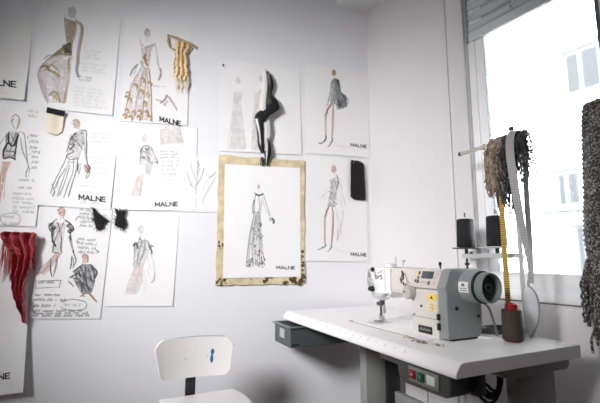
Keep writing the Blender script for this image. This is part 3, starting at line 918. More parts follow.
def ribbon_flat(bm, a, b, w, off, yo, mi):
    dx, dz = b[0]-a[0], b[1]-a[1]; l = math.hypot(dx,dz) or 1e-6; nx, nz = -dz/l*w/2, dx/l*w/2
    f = bm.faces.new([bm.verts.new((x, -off(x,z)-yo, z)) for x, z in ((a[0]+nx,a[1]+nz),(b[0]+nx,b[1]+nz),(b[0]-nx,b[1]-nz),(a[0]-nx,a[1]-nz))]); f.material_index = mi
def handwriting(bm, p0, p1, p2, n, w, off, yo, mi, rnd):
    for r in range(n):
        f = r/max(n-1,1) if n > 1 else 0
        ax, az = p0[0]+(p2[0]-p0[0])*f, p0[1]+(p2[1]-p0[1])*f
        ux, uz = p1[0]-p0[0], p1[1]-p0[1]; L = math.hypot(ux,uz); x = 0.0; end = L*rnd.uniform(.82,1)
        hh = min(.012, abs(p2[1]-p0[1])/max(n,1)*.32+.0065)
        while x < end:
            wl = rnd.uniform(.02,.055); pts = []; k = 0; xx = x
            while xx < min(x+wl, end):
                up = hh*(rnd.uniform(.3,1) if k % 2 else rnd.uniform(-.6,-.1))
                pts.append((ax+ux*xx/L, az+uz*xx/L+up)); xx += rnd.uniform(.0035,.0065); k += 1
            if len(pts) > 1: ribbon(bm, pts, w, off, yo, mi); yo += 3e-6
            x += wl + rnd.uniform(.006,.012)
def make_sheet(key, label, layer, curl=0.0, paper=PAPER, hand_label=None):
    s, z, w, h, a, items = SHEETS[key]
    base = .001 + .0011*layer
    t = Thing('fashion_sketch', label, 'sketch', 'W', (s,0,z), group='fashion sketches pinned to the wall')
    t.o.rotation_euler = (0, -a, FR['W'][1])
    def off(x, zz):
        u = (h/2-zz)/h
        return base + curl*max(0,u)**2 + .0012*math.sin(x*9+layer)*max(0,u)
    rows = [[(-w/2+w*k/10, -off(-w/2+w*k/10, h/2-h*r/12), h/2-h*r/12) for k in range(11)] for r in range(13)]
    mb = MB(); mb.grid(rows, .0003)
    p = mb.build('paper', paper, t.o)
    kinds = sorted({it[1] for it in items}); bms = {'drawing': bmesh.new(), 'wordmark': bmesh.new()}
    rnd = random.Random(len(key)*7+layer); yo = .0003
    for it in items:
        P = [(it[3][i]/1000, it[3][i+1]/1000) for i in range(0, len(it[3]), 2)]; mi = kinds.index(it[1])
        if it[0] == 'F':
            bm = bms['drawing']; f = bm.faces.new([bm.verts.new((x, -off(x,q)-yo, q)) for x, q in P]); f.material_index = mi+len(kinds)
        elif it[0] == 'L':
            wd = it[2]/1000
            for cpy in range(3 if it[2] > 3.5 else 2):
                jt = .0022 if cpy else .0006
                Q = [(x+rnd.gauss(0,jt), q+rnd.gauss(0,jt)) for x, q in P]
                if len(Q) > 2: Q = [(v[0], v[1]) for v in catmull([(x,q,0) for x,q in Q], 4)]
                ribbon(bms['drawing'], Q, wd*((.62 if it[2] < 7 else .95) if cpy == 0 else .26)*rnd.uniform(.8,1.15), off, yo+cpy*2e-6, mi)
        elif it[0] == 'H':
            hb = bms.setdefault('handwriting%d' % len(bms), bmesh.new()); handwriting(hb, P[0], P[1], P[2], it[4], it[2]/1000*.95, off, yo, mi, rnd)
        elif it[0] == 'M': word(bms['wordmark'], P[0], P[1], P[2], it[4], off, yo, mi)
        yo += 6e-6
    lab = {'drawing':None, 'handwriting':'dark handwritten notes', 'wordmark':'bold black capital lettering'}
    for nm, bm in bms.items():
        nm = nm.rstrip('0123456789')
        if not bm.faces: bm.free(); continue
        me = bpy.data.meshes.new(nm); bmesh.ops.recalc_face_normals(bm, faces=bm.faces); bm.to_mesh(me); bm.free()
        for k in kinds: me.materials.append(ink(k))
        if nm == 'drawing':
            for k in kinds: me.materials.append(wash(k))
        o = bpy.data.objects.new(nm, me); C.objects.link(o); o.parent = t.o
        if lab[nm]: o['label'] = lab[nm]
    return t
make_sheet('P1', 'blank sheet with bold capitals in its lower corner beside the olive gown sketch', 0, .012, PAPERC)
make_sheet('P2', 'sketch of a posing figure in an olive and taupe gown with a full draped skirt', 1, .004)
make_sheet('P3', 'sketch of a slim beige lace gown with a gold lace scrap pinned on it', 1, .003)
make_sheet('P7', 'small sheet with a faint grey sprig drawing beside the gold-backed picture', 4)
make_sheet('P6', 'sketch of a pale figure in a grey ruffled top beside a block of printed notes', 2, .004)
make_sheet('P4', 'sketch of a figure in a black strappy corset beside handwritten notes', 2, .004, PAPER)
make_sheet('P10', 'sketch of a figure in a grey bodice and sheer pink skirt without any writing', 1, .003, PAPERW)
make_sheet('long', 'sketch sheet with puff-sleeve figure, crouching figure in grey and dense handwriting', 2, .002)
make_sheet('P5', 'sketch of a figure in wide flowing trousers under a cream fabric sample', 3, .004)
make_sheet('P11', 'sheet with curled lower edge hanging behind the red cloth', 0, .05, PAPER)
make_sheet('P8', 'faded sketch of two pale rose gowns behind the black and white satin strip', 1, .004)
make_sheet('P9', 'sketch of a figure with bare legs in a dark grey coat with a fur bag', 1, .003)
make_sheet('P12', 'sketch of a figure in a short silver dress beside a black velvet sample', 2, .003)
# gold board with the gown drawing on white paper
s, z, w, h, a, _ = SHEETS['gold']
t = Thing('gilded_board', 'gold leaf backing board framing the white paper with the grey gown', 'picture board', 'W', (s,0,z))
rnd = random.Random(3)
def edge_noise(n, p, q):
    out = []
    for i in range(n):
        f = i/n; jx, jz = rnd.uniform(-.004,.004), rnd.uniform(-.004,.004)
        out.append((p[0]+(q[0]-p[0])*f+jx, p[1]+(q[1]-p[1])*f+jz))
    return out
cs = [(-w/2,-h/2),(w/2,-h/2),(w/2,h/2),(-w/2,h/2)]
poly = sum((edge_noise(14, cs[i], cs[(i+1)%4]) for i in range(4)), [])
b = MB().prism(poly, 'xz', -.0065, -.011); b.build('board', GOLDCLEAN, t.o, smooth=False)
for p, q in ((( w/2-.115,-h/2),(w/2,-h/2)), ((w/2,-h/2),(w/2,-h/2+.21)), ((-w/2,-h/2+.05),(-w/2,-h/2)), ((-w/2,-h/2),(-w/2+.06,-h/2)), ((w/2-.24,-h/2+.012),(w/2-.2,-h/2+.012)), ((-w/2+.17,-h/2+.02),(-w/2+.2,-h/2+.02)),((-w/2+.002,-h/2+.25),(-w/2+.002,-h/2+.18))):
    b = MB(); L = math.hypot(q[0]-p[0], q[1]-p[1]); n = max(3, int(L/.009))
    for i in range(n):
        f = rnd.random(); cx, cz = p[0]+(q[0]-p[0])*f, p[1]+(q[1]-p[1])*f
        vx, vz = (0,1) if abs(q[0]-p[0]) > abs(q[1]-p[1]) else (-1 if p[0] > 0 else 1, 0)
        g = rnd.uniform(.004,.034); cx += vx*g; cz += vz*g; r = rnd.uniform(.004,.011)*(1.7 if p[0] > 0 and p[1] < -.3 else 1)
        pl = [(cx+r*rnd.uniform(.4,1.1)*math.cos(k*PI/4), cz+r*rnd.uniform(.4,1.1)*math.sin(k*PI/4)) for k in range(8)]
        b.prism(pl, 'xz', -.0113-.00004*i, -.0108)
    o = b.build('tarnish_patch', mat('dark_tarnish', (.10,.075,.03), .5, .2, var=.4, scale=40), t.o, smooth=False); o['label'] = 'dark brown flaked patch of the gilding'
make_sheet('gp', 'sketch of a long grey lace gown on bright white paper mounted on the gold board', 10, .003, PAPERW)

# push pins
def pin(s, z, lab):
    t = Thing('push_pin', lab, 'pin', 'W', (s,0,z), group='pins in the sketch wall')
    t.part('pin_head', MB().lathe([(.004,0),(.003,.004),(.003,.009),(.0055,.012)], (s,-.004,z), (0,-1,0), 12), BLACK)
    t.part('pin_point', MB().cyl((s,.0,z),(s,-.004,z), .0008, seg=6), STEEL)
pin(-1.854, 2.404, 'black pin at the top of the olive gown sketch')
pin(-.929, 2.16, 'dark pin in the upper corner of the sheet with two rose gowns')

# ------------------------------------------------------------------ fabric samples on the wall
def cloth(rows, ncol, yb, fold, freq, seed, thick=.002, ragged=.0):
    """rows: (z, left, right) down the wall; folds stand off the wall"""
    rnd = random.Random(seed); rr = catmull([(z,l,r) for z,l,r in rows], 4); out = []
    ph = rnd.uniform(0,6)
    for i, q in enumerate(rr):
        z, l, r = q; line = []
        jl, jr = rnd.uniform(-ragged,ragged), rnd.uniform(-ragged,ragged)
        for k in range(ncol+1):
            f = k/ncol; x = (l+jl)+(r+jr-l-jl)*f
            y = yb + fold*(1+math.sin(f*freq*2*PI+ph+.6*math.sin(i*.35)))*.5 + fold*.5*noise.noise(Vector((x*30,z*18,seed)))
            line.append((x, -max(y,.002), z))
        out.append(line)
    return MB().grid(out, -thick)
# gold lace scrap
t = Thing('lace_scrap', 'ragged gold lace scrap hanging on the beige gown sketch', 'fabric sample', 'W', (-1.165,0,2.27))
m = cloth([(2.262,-1.205,-1.115),(2.235,-1.200,-1.112),(2.19,-1.198,-1.130),(2.12,-1.200,-1.124),(2.085,-1.204,-1.118),(2.060,-1.200,-1.118),(2.035,-1.192,-1.124)], 16, .010, .016, 3.2, 5, ragged=.005)
t.part('lace_body', m, LACE)
m = MB()
for i in range(26):
    x = random.Random(i).uniform(-1.20,-1.12); R2 = random.Random(i+50)
    m.tube([(x,-.014,2.065),(x+R2.uniform(-.006,.006),-.016,2.02),(x+R2.uniform(-.012,.012),-.012,2.0-R2.uniform(.0,.045))], lambda f: .0022*(1-f)+.0006, 5)
t.part('frayed_fringe', m, mat('pale_lace', (.80,.70,.56), .85, var=.2, scale=50))
m = MB().grid([[(-1.249,-.008,2.300),(-1.240,-.010,2.304)],[(-1.20,-.014,2.280),(-1.196,-.014,2.296)],[(-1.155,-.016,2.258),(-1.152,-.016,2.280)],[(-1.112,-.014,2.252),(-1.108,-.014,2.268)],[(-1.085,-.010,2.238),(-1.082,-.010,2.252)]], -.002)
m.grid([[(-1.246,-.009,2.302),(-1.238,-.009,2.300)],[(-1.244,-.012,2.255),(-1.234,-.012,2.256)],[(-1.232,-.013,2.222),(-1.226,-.013,2.228)],[(-1.200,-.014,2.205),(-1.196,-.014,2.214)]], -.002)
t.part('lace_strap', m, mat('bronze_lace', (.44,.32,.17), .7, var=.3, scale=50), label='darker bronze strap at the top')
# cream sample with black band
t = Thing('fabric_sample', 'cream fabric sample under a black band above the flowing trousers sketch', 'fabric sample', 'W', (-1.77,0,1.79))
t.part('cream_cloth', cloth([(1.785,-1.806,-1.728),(1.75,-1.806,-1.729),(1.715,-1.808,-1.731),(1.69,-1.811,-1.733),(1.678,-1.80,-1.742),(1.668,-1.765,-1.752)], 10, .009, .006, 1.1, 2), CREAMF)
t.part('black_band', MB().grid([[(-1.806,-.017,1.808),(-1.765,-.018,1.800),(-1.724,-.017,1.794)],[(-1.809,-.017,1.779),(-1.767,-.018,1.772),(-1.727,-.017,1.766)]], -.004), BLKF)
# red cloth
t = Thing('red_cloth', 'crimson cloth with frayed sides hanging over the curled sheet', 'fabric sample', 'W', (-1.86,0,1.16))
m = cloth([(1.168,-1.93,-1.80),(1.150,-1.938,-1.793),(1.10,-1.912,-1.798),(1.05,-1.892,-1.80),(.98,-1.888,-1.815),(.92,-1.878,-1.826),(.86,-1.862,-1.823),(.80,-1.838,-1.818),(.745,-1.818,-1.812)], 22, .024, .032, 3.2, 8, .003, .004)
t.part('cloth_body', m, REDF)
def fringe(x0, x1, z0, zl, n, seed, r=.0016, y=.03):
    m = MB(); R2 = random.Random(seed)
    for i in range(n):
        x = x0+(x1-x0)*(i+R2.random())/n; z = z0+R2.uniform(-.02,.02); e = R2.uniform(-.014,.014); ln = zl*R2.uniform(.6,1)
        m.tube([(x,-y+R2.uniform(-.008,.008),z),(x+e*.5,-y-.004,z-ln*.5),(x+e,-y+R2.uniform(-.01,.01),z-ln)], lambda f: r*(1.1-.6*f), 5)
    return m
t.part('fringe', fringe(-1.937,-1.882,1.13,.19,26,1), REDF)
t.part('fringe', fringe(-1.836,-1.797,1.08,.13,16,2), REDF)
t.part('fringe', fringe(-1.945,-1.90,1.08,.13,10,4), mat('pale_red_thread', (.62,.30,.28), .85, var=.2), label='paler pinkish threads')
# two black tufts
def tuft(name, lab, poly, seed):
    cx = sum(p[0] for p in poly)/len(poly); cz = sum(p[1] for p in poly)/len(poly)
    t = Thing(name, lab, 'fabric sample', 'W', (cx,0,cz), group='black felt scraps')
    m = MB().prism(poly, 'xz', -.009, -.016, .002); t.part('felt', m, BLKF)
    m = MB(); R2 = random.Random(seed)
    for i in range(60):
        k = R2.randrange(len(poly)); p = poly[k]; q = poly[(k+1)%len(poly)]; f = R2.random()
        x, z = p[0]+(q[0]-p[0])*f, p[1]+(q[1]-p[1])*f; dx, dz = (x-cx), (z-cz); l = math.hypot(dx,dz); e = R2.uniform(.006,.018)
        m.tube([(x-dx/l*.01,-.013,z-dz/l*.01),(x+dx/l*e+R2.uniform(-.004,.004),-.014+R2.uniform(-.006,.004),z+dz/l*e+R2.uniform(-.004,.004))], lambda f: .0018-.0012*f, 4, smooth=False)
    t.part('frayed_edge', m, BLKF)
tuft('felt_scrap', 'black triangular felt scrap beside the puff-sleeve sheet notes', [(-1.566,1.297),(-1.545,1.282),(-1.488,1.236),(-1.505,1.222),(-1.512,1.196),(-1.540,1.188),(-1.548,1.215),(-1.556,1.250)], 3)
tuft('felt_scrap', 'black square felt scrap at the corner of the grey ruffled top sketch', [(-1.458,1.300),(-1.44,1.286),(-1.408,1.288),(-1.412,1.255),(-1.402,1.222),(-1.414,1.192),(-1.436,1.204),(-1.458,1.212),(-1.450,1.255)], 6)
# satin strip, twisted black and white
t = Thing('satin_strip', 'twisted black and white satin strip hanging over the rose gowns and the gold board', 'fabric sample', 'W', (-.67,0,2.17))
def strip(pts, mb, twist=0.0, thick=-.002):
    """pts: (x, z, width, angle, depth)"""
    rows = []
    for q in catmull_n(pts, 5):
        x, z, w, an, dp = q; c, s_ = math.cos(an), math.sin(an)
        rows.append([(x+w*(k/6-.5)*c, -dp-w*(k/6-.5)*s_-.006*math.cos((k/6-.5)*PI), z) for k in range(7)])
    return mb.grid(rows, thick)
def catmull_n(pts, sub):
    out = []; n = len(pts); D = len(pts[0])
    for i in range(n-1):
        p = [pts[max(i-1,0)], pts[i], pts[i+1], pts[min(i+2,n-1)]]
        for k in range(sub):
            t_ = k/sub
            out.append([.5*(2*p[1][d]+(p[2][d]-p[0][d])*t_+(2*p[0][d]-5*p[1][d]+4*p[2][d]-p[3][d])*t_**2+(3*p[1][d]-p[0][d]-3*p[2][d]+p[3][d])*t_**3) for d in range(D)])
    out.append(list(pts[-1])); return out
m = MB()
strip([(-.684,2.165,.012,.2,.014),(-.682,2.11,.026,.4,.018),(-.686,2.04,.034,.5,.020),(-.694,1.97,.036,.5,.020),(-.694,1.90,.040,.3,.024),(-.680,1.84,.048,.2,.030),(-.674,1.77,.048,.2,.030),(-.682,1.71,.042,.3,.026),(-.688,1.66,.030,.5,.022)], m)
t.part('white_satin', m, SATW)
m = MB()
strip([(-.668,2.150,.012,.3,0.020),(-.654,2.11,.030,.3,0.022),(-.648,2.06,.034,.3,0.022),(-.652,2.01,.018,.3,0.022),(-.640,1.975,.050,.2,0.029),(-.634,1.94,.070,.2,0.031),(-.652,1.91,.100,.2,0.032),(-.694,1.872,.085,.2,0.035),(-.716,1.83,.060,.3,0.036)], m)
strip([(-.722,1.845,.050,.3,0.035),(-.712,1.79,.040,.3,0.035),(-.708,1.74,.034,.4,0.033),(-.703,1.69,.034,.4,0.031),(-.692,1.645,.016,.5,0.025)], m)
strip([(-.668,1.735,.010,.3,0.031),(-.662,1.69,.032,.3,0.030),(-.662,1.64,.034,.3,0.026),(-.667,1.60,.022,.3,0.022),(-.666,1.575,.012,.3,0.021)], m)
strip([(-.694,1.622,.014,.3,0.021),(-.696,1.575,.015,.3,0.021)], m)
t.part('black_satin', m, SATB)
# black velvet
t = Thing('velvet_sample', 'black velvet sample pinned beside the short silver dress sketch', 'fabric sample', 'W', (-.093,0,1.64))
m = cloth([(1.645,-.136,-.092),(1.63,-.138,-.058),(1.60,-.139,-.049),(1.52,-.141,-.046),(1.44,-.142,-.043),(1.412,-.142,-.043),(1.396,-.112,-.044)], 10, .008, .008, 1, 4, .003)
t.part('velvet', m, BLKF)
t.part('pin_head', MB().lathe([(.003,0),(.0035,.003),(.002,.005)], (-.118,-.017,1.628), (0,-1,0), 12), STEEL, label='small steel pin head')

# ------------------------------------------------------------------ sewing table
TB = (.25,.59,0)
t = Thing('sewing_table', 'white industrial sewing table with grey steel legs in the room corner', 'table', 'T', TB)
TL = 1.18; ZT = .764
prof = [(-.0215,.724),(-.0235,.732),(-.018,.743),(-.005,.759),(.006,.764),(.536,.764),(.536,.724)]
top = t.part('tabletop', MB().prism(prof, 'xz', 0, TL, .0015, 1), mat('table_laminate', (.83,.815,.82), .32, var=.012), ang=25)
m = MB(); q = Vector((-.013,0,.764-.0135))
tick = Matrix.Rotation(rad(-41), 3, 'Y')
for i in range(18):
    y = .22+i*.05; long_ = i % 2 == 0
    m.box((-.0135,y-.0012,.7505),(.0015 if long_ else -.005,y+.0012,.7508), rot=None) if False else None
    c0 = (-.0115, y, .7525); L = .013 if long_ else .007
    m.box((c0[0]-L/2,c0[1]-.0009,c0[2]-.0004),(c0[0]+L/2,c0[1]+.0009,c0[2]+.0006), rot=Matrix.Rotation(rad(-50.9),3,'Y'))
    if long_: m.box((.008,y-.003,.7638),(.013,y+.001,.7643)); m.box((.008,y+.003,.7638),(.013,y+.0045,.7643))
t.part('ruler_marks', m, mat('ruler_ink', (.56,.49,.48), .7), label='faded printed measuring marks along the front edge')
# legs and beams at both ends
def leg_end(y0, y1):
    m = MB().box((.338,y0,.07),(.523,y1,.668), .006); t.part('leg', m, FRAMEG)
    m = MB().prism([(.245,.7235),(.585,.7235),(.585,.682),(.57,.668),(.275,.668),(.245,.69)], 'xz', y0-.015, y1+.035, .002, 1); t.part('crossbeam', m, FRAMEG)
    m = MB().box((.10,y0-.005,.03),(.56,y1+.005,.07), .008); ft = t.part('foot', m, FRAMEG)
    for x in (.13,.53): t.part('rubber_pad', MB().cyl((x,(y0+y1)/2,0),(x,(y0+y1)/2,.03), .022, .018, 16), BLACK, parent=ft)
leg_end(.085,.135); leg_end(.945,1.005)
t.part('stretcher', MB().box((.50,.135,.30),(.53,.945,.36), .004), FRAMEG)
t.part('back_plate', MB().box((.455,.925,.10),(.54,.944,.667), .004), BLACK, label='flat black slab beside the far leg')  # flat black slab filling the dark strip beside the far leg
# control box with switches
cb = t.part('control_box', MB().prism([(.04,.7235),(.04,.664),(.06,.655),(.235,.652),(.262,.668),(.268,.700),(.36,.700),(.37,.7235)], 'yz', -.004, .105, .003, 1), mat('control_box_grey', (.055,.057,.055), .5, var=.08))
t.part('motor_housing', MB().box((.085,.03,.655),(.125,.20,.7235), .004), BLACK)
sp = t.part('switch_panel', MB().box((-.010,.080,.6665),(-.003,.208,.7135), .004), mat('switch_panel_grey', (.19,.185,.17), .5), parent=cb)
t.part('stop_button', MB().box((-.017,.173,.678),(-.009,.199,.704), .003), REDB, label='red stop button', parent=cb)
t.part('start_button', MB().box((-.017,.135,.678),(-.009,.163,.704), .003), GREENB, label='green start button', parent=cb)
t.part('rating_plate', MB().box((-.0125,.092,.678),(-.009,.126,.704), .001), mat('plate_grey', (.55,.56,.55), .5), label='pale grey plate', parent=cb)
m = MB().box((-.0175,.180,.690),(-.0165,.192,.692)).box((-.0175,.1845,.687),(-.0165,.1870,.695)).box((-.0175,.1475,.686),(-.0165,.1495,.696))
t.part('button_marks', m, mat('button_mark', (.45,.42,.42), .5), parent=cb)
# drawer pulled out under the far end
m = MB(); d0, d1, e0, e1, za, zb = -.058, .29, 1.0, 1.205, .612, .712
m.box((d0,e0,za),(d1,e1,za+.004)).box((d0,e0,za),(d0+.004,e1,zb-.004)).box((d1-.004,e0,za),(d1,e1,zb-.004)).box((d0,e1-.004,za),(d1,e1,zb-.004))
m.prism([(d0,za+.018),(d0+.04,za+.018),(d0+.055,za+.0),(d1,za),(d1,zb-.004),(d0,zb-.004)], 'xz', e0, e0+.004)
dr = t.part('drawer', m, DRAWERG, label='grey plastic drawer pulled out under the far end')
m = MB().box((d0-.012,e0-.006,zb-.008),(d0+.006,e1+.006,zb), .002).box((d0,e0-.008,zb-.008),(d0+.12,e0+.004,zb), .002).box((d0,e1-.004,zb-.008),(d0+.12,e1+.006,zb), .002)
t.part('drawer_rim', m, mat('drawer_rim_grey', (.16,.18,.185), .45), parent=dr)
t.part('label_card', MB().box((d0-.002,1.075,.645),(d0+.001,1.135,.690)), mat('label_card_grey', (.40,.43,.45), .6), parent=dr, label='pale card label')
t.part('drawer_runner', MB().box((d0+.13,e0+.01,zb-.002),(d1,e0+.02,.7235)), DARK)
t.part('drawer_runner', MB().box((d0+.13,e1-.03,zb-.002),(d1,e1-.026,.7235)), DARK)

# ------------------------------------------------------------------ sewing machine
MBASE = (.25,.47,ZT)
t = Thing('sewing_machine', 'cream and grey industrial sewing machine standing on the white table', 'sewing machine', 'T', MBASE)
m = MB().box((.118,.262,ZT),(.325,.725,ZT+.004), .0015); t.part('machine_bed', m, CREAM2)
t.part('bed_seam', MB().prism([(.1135,.262),(.1178,.262),(.1178,.728),(.135,.728),(.135,.745),(.1135,.745)], 'xy', ZT, ZT+.002), mat('seam_brown', (.33,.25,.22), .6), label='brown gap along the front of the bed')
t.part('needle_plate', MB().box((.205,.615,ZT+.004),(.255,.675,ZT+.0052)), STEEL)
t.part('slide_plate', MB().box((.15,.60,ZT+.004),(.2,.66,ZT+.005)), STEEL)
pc = t.part('machine_column', MB().prism([(.168,ZT),(.168,.928),(.180,.935),(.172,.940),(.196,1.000),(.205,1.006),(.345,1.006),(.345,ZT)], 'xz', .252, .386, .004), CREAM)
t.part('seam_line', MB().box((.1665,.252,.8315),(.169,.386,.8335)), mat('seam_shadow', (.35,.33,.31), .6), parent=pc)
# slanted control panel on the column
R_p = Matrix.Rotation(math.atan2(.024,.060), 3, 'Y')
def onpanel(t0, t1, f0, f1, h=.002, bev=.0006):
    z0, z1 = .940+.060*f0, .940+.060*f1; x0, x1 = .172+.024*f0, .172+.024*f1
    c = Vector(((x0+x1)/2-.0005,(t0+t1)/2,(z0+z1)/2)); d = math.hypot(z1-z0, x1-x0)
    return (c[0]-h/2-.0012,t0,c[2]-d/2), (c[0]+h/2-.0012,t1,c[2]+d/2), bev
m = MB(); m.box(*onpanel(.2505,.3945,-.06,1.04,.006,.003), rot=R_p); pn = t.part('control_panel', m, mat('panel_cream', (.63,.575,.55), .4))
m = MB(); lo, hi, bv = onpanel(.283,.342,.50,.94,.009,.001); m.box(lo,hi,bv,rot=R_p); t.part('display', m, LCDM, parent=pn, label='dark display')
for (a,b_,f0,f1) in ((.352,.362,.72,.92),(.352,.362,.46,.62),(.364,.373,.25,.42),(.350,.361,.2,.42),(.292,.302,.14,.36)):
    lo,hi,bv = onpanel(a,b_,f0,f1,.009,.001); t.part('button', MB().box(lo,hi,bv,rot=R_p), mat('button_dark', (.10,.085,.08), .5), parent=pn)
KEYM = mat('key_taupe', (.50,.45,.43), .5)
for k in range(5): lo,hi,bv = onpanel(.306+k*.009,.311+k*.009,.2,.33,.0085,.0004); t.part('small_key', MB().box(lo,hi,bv,rot=R_p), KEYM, parent=pn)
for (a,b_,f0,f1) in ((.268,.276,.5,.66),(.268,.276,.2,.34),(.258,.274,.78,.84)): lo,hi,bv = onpanel(a,b_,f0,f1,.0085,.0006); t.part('small_key', MB().box(lo,hi,bv,rot=R_p), KEYM, parent=pn)
m = MB(); lo,hi,bv = onpanel(.365,.372,.66,.92,.0085,.0006); m.box(lo,hi,bv,rot=R_p); t.part('yellow_key', m, YELLOW, parent=pn)
# stickers on the column front
t.part('warning_label', MB().box((.1665,.252+.003,.897),(.1684,.300,.918), .0004), YELLOW, parent=pc, label='yellow warning label')
t.part('warning_marks', MB().prism([(.272,.903),(.279,.913),(.286,.903)], 'yz', .1660, .1668), BLACK, parent=pc)
t.part('instruction_label', MB().box((.1665,.256,.857),(.1684,.299,.890), .0004), PALEY, parent=pc, label='pale yellow label')
m = MB().box((.1661,.262,.880),(.1667,.292,.882)).box((.1661,.262,.870),(.1667,.292,.872)).box((.1661,.276,.861),(.1667,.278,.887))
t.part('label_marks', m, mat('label_red', (.55,.25,.12), .6), parent=pc)
t.part('vent_plate', MB().box((.1655,.283,.777),(.1684,.352,.803), .001), BLACK, parent=pc)
m = MB()
for k in range(7): m.box((.1650,.290+k*.008,.787),(.1657,.2945+k*.008,.7875+.006+(k%2)*.003))
t.part('plate_marks', m, mat('plate_text_grey', (.30,.30,.30), .5), parent=pc)
t.part('screw', MB().cyl((.170,.333,.872),(.165,.333,.872), .0045, seg=14), DARK, parent=pc)
t.part('screw', MB().cyl((.170,.372,.838),(.165,.372,.838), .003, seg=12), DARK, parent=pc)
t.part('hinge', MB().box((.163,.2455,.832),(.174,.256,.853), .002), BLACK, parent=pc)
t.part('hinge', MB().box((.163,.2455,.798),(.174,.256,.822), .002), BLACK, parent=pc)
# stitch dial
t.part('stitch_dial', MB().lathe([(.018,0),(.0255,.002),(.0255,.022),(.022,.028),(.010,.029)], (.168,.383,.918), (-1,0,0), 28), mat('dial_cream', (.52,.48,.46), .4))
t.part('dial_pointer', MB().cyl((.139,.391,.920),(.136,.391,.920), .004, seg=12), mat('pointer_brown', (.20,.16,.14), .5))
# arm and head
ar = t.part('machine_arm', MB().prism([(.186,.905),(.180,.925),(.182,.985),(.196,1.006),(.318,1.006),(.325,.995),(.325,.905)], 'xz', .380, .560, .004), CREAM)
m = MB().prism([(.52,.905),(.52,1.006),(.66,1.006),(.676,.990),(.676,.905),(.664,.880),(.640,.874),(.555,.878),(.535,.890)], 'yz', .180, .318, .008)
hd = t.part('machine_head', m, CREAM2)
m = MB().prism([(.535,.902),(.545,.880),(.575,.868),(.63,.870),(.648,.884),(.640,.896)], 'yz', .168, .20, .005); t.part('thread_guard', m, CHROME, parent=hd)
t.part('face_plate', MB().box((.195,.674,.890),(.312,.682,.997), .003), CHROME, parent=hd)
# decoration and lettering on the arm
m = MB()
def script(pts, r=.0013): m.tube([(.1772,y,z_) for y, z_ in pts], r, 5)
script([(.626,.985),(.6255,.958),(.618,.957),(.613,.963),(.617,.970),(.6255,.969)])
script([(.606,.970),(.605,.958)]); script([(.6055,.965),(.600,.970),(.594,.969)])
script([(.578,.973),(.586,.974),(.589,.968),(.581,.964),(.577,.959),(.585,.956),(.590,.958)])
script([(.610,.980),(.596,.985),(.580,.991),(.572,.996)], .0009)
t.part('lettering', m, mat('lettering_brown', (.10,.08,.08), .5), parent=hd, label='dark brown lettering on the head')
m = MB(); R2 = random.Random(9)
for k in range(16):
    y, z_ = .452-.008*math.sin(k*.5)-.0015*k*.3+R2.uniform(-.008,.008), .992-.0035*k; r = R2.uniform(.004,.008)
    m.prism([(y+r*math.cos(a_*PI/3)*R2.uniform(.5,1), z_+r*1.2*math.sin(a_*PI/3)*R2.uniform(.5,1)) for a_ in range(6)], 'yz', .1795-.00003*k, .1825)
t.part('arm_motif', m, mat('motif_brown', (.10,.06,.04), .5, var=.4, scale=60), parent=ar, label='dark brown leafy motif')
m = MB()
for a0, b0 in (((.432,.985),(.405,.945)),((.426,.962),(.408,.935)),((.438,.945),(.415,.925))): m.tube([(.1805,*a0),(.1795,(a0[0]+b0[0])/2+.004,(a0[1]+b0[1])/2),(.1805,*b0)], .0016, 5)
t.part('arm_stripe', m, mat('stripe_grey', (.30,.26,.24), .5), parent=ar)
# tension parts on the head front
m = MB().lathe([(.004,0),(.013,.004),(.013,.007),(.007,.010),(.011,.016),(.008,.024)], (.180,.645,.912), (-1,0,0), 18); t.part('tension_dial', m, BLACK, parent=hd)
t.part('head_seam', MB().box((.1792,.5595,.91),(.1815,.5612,1.0)).box((.1792,.5215,.91),(.1815,.5225,1.0)).box((.1785,.664,.90),(.1805,.6655,.99)), mat('seam_taupe', (.42,.36,.33), .5), parent=hd)
m = MB().lathe([(.004,0),(.010,.003),(.010,.008),(.006,.014)], (.180,.640,.996), (-1,0,0), 16); t.part('tension_dial', m, BLACK, parent=hd)
t.part('guide_screw', MB().cyl((.182,.648,.950),(.172,.648,.950), .004, seg=12), STEEL, parent=hd)
t.part('guide_screw', MB().cyl((.182,.646,.934),(.170,.646,.934), .007, seg=14), STEEL, parent=hd)
m = MB().tube([(.172,.652,.985),(.168,.660,.965),(.172,.654,.945),(.168,.648,.925)], .0015, 5)
t.part('thread_guide', m, STEEL, parent=hd)
m = MB().box((.176,.664,.905),(.186,.672,.985), .003); t.part('lever_slot', m, STEEL, parent=hd)
m = MB().tube([(.19,.690,.995),(.188,.697,.95),(.192,.690,.90)], .003, 6)
t.part('take_up_lever', m, STEEL, parent=hd)
# needle bar, presser foot
t.part('needle_bar', MB().cyl((.235,.645,.880),(.235,.645,.812), .0045, seg=14).cyl((.235,.645,.826),(.235,.645,.804), .007, seg=14), STEEL)
t.part('needle', MB().cyl((.235,.645,.804),(.235,.645,.770), .0012, .0006, 8), STEEL)
pf = t.part('presser_bar', MB().cyl((.235,.668,.880),(.235,.668,.795), .005, seg=14).box((.226,.655,.835),(.246,.690,.850), .002).box((.220,.640,.842),(.232,.652,.858), .002), DARK)
t.part('presser_foot', MB().prism([(.650,.771),(.655,.778),(.665,.792),(.672,.798),(.674,.780),(.680,.771)], 'yz', .226, .246, .001).box((.19,.655,.771),(.252,.667,.774), .001), STEEL, parent=pf)
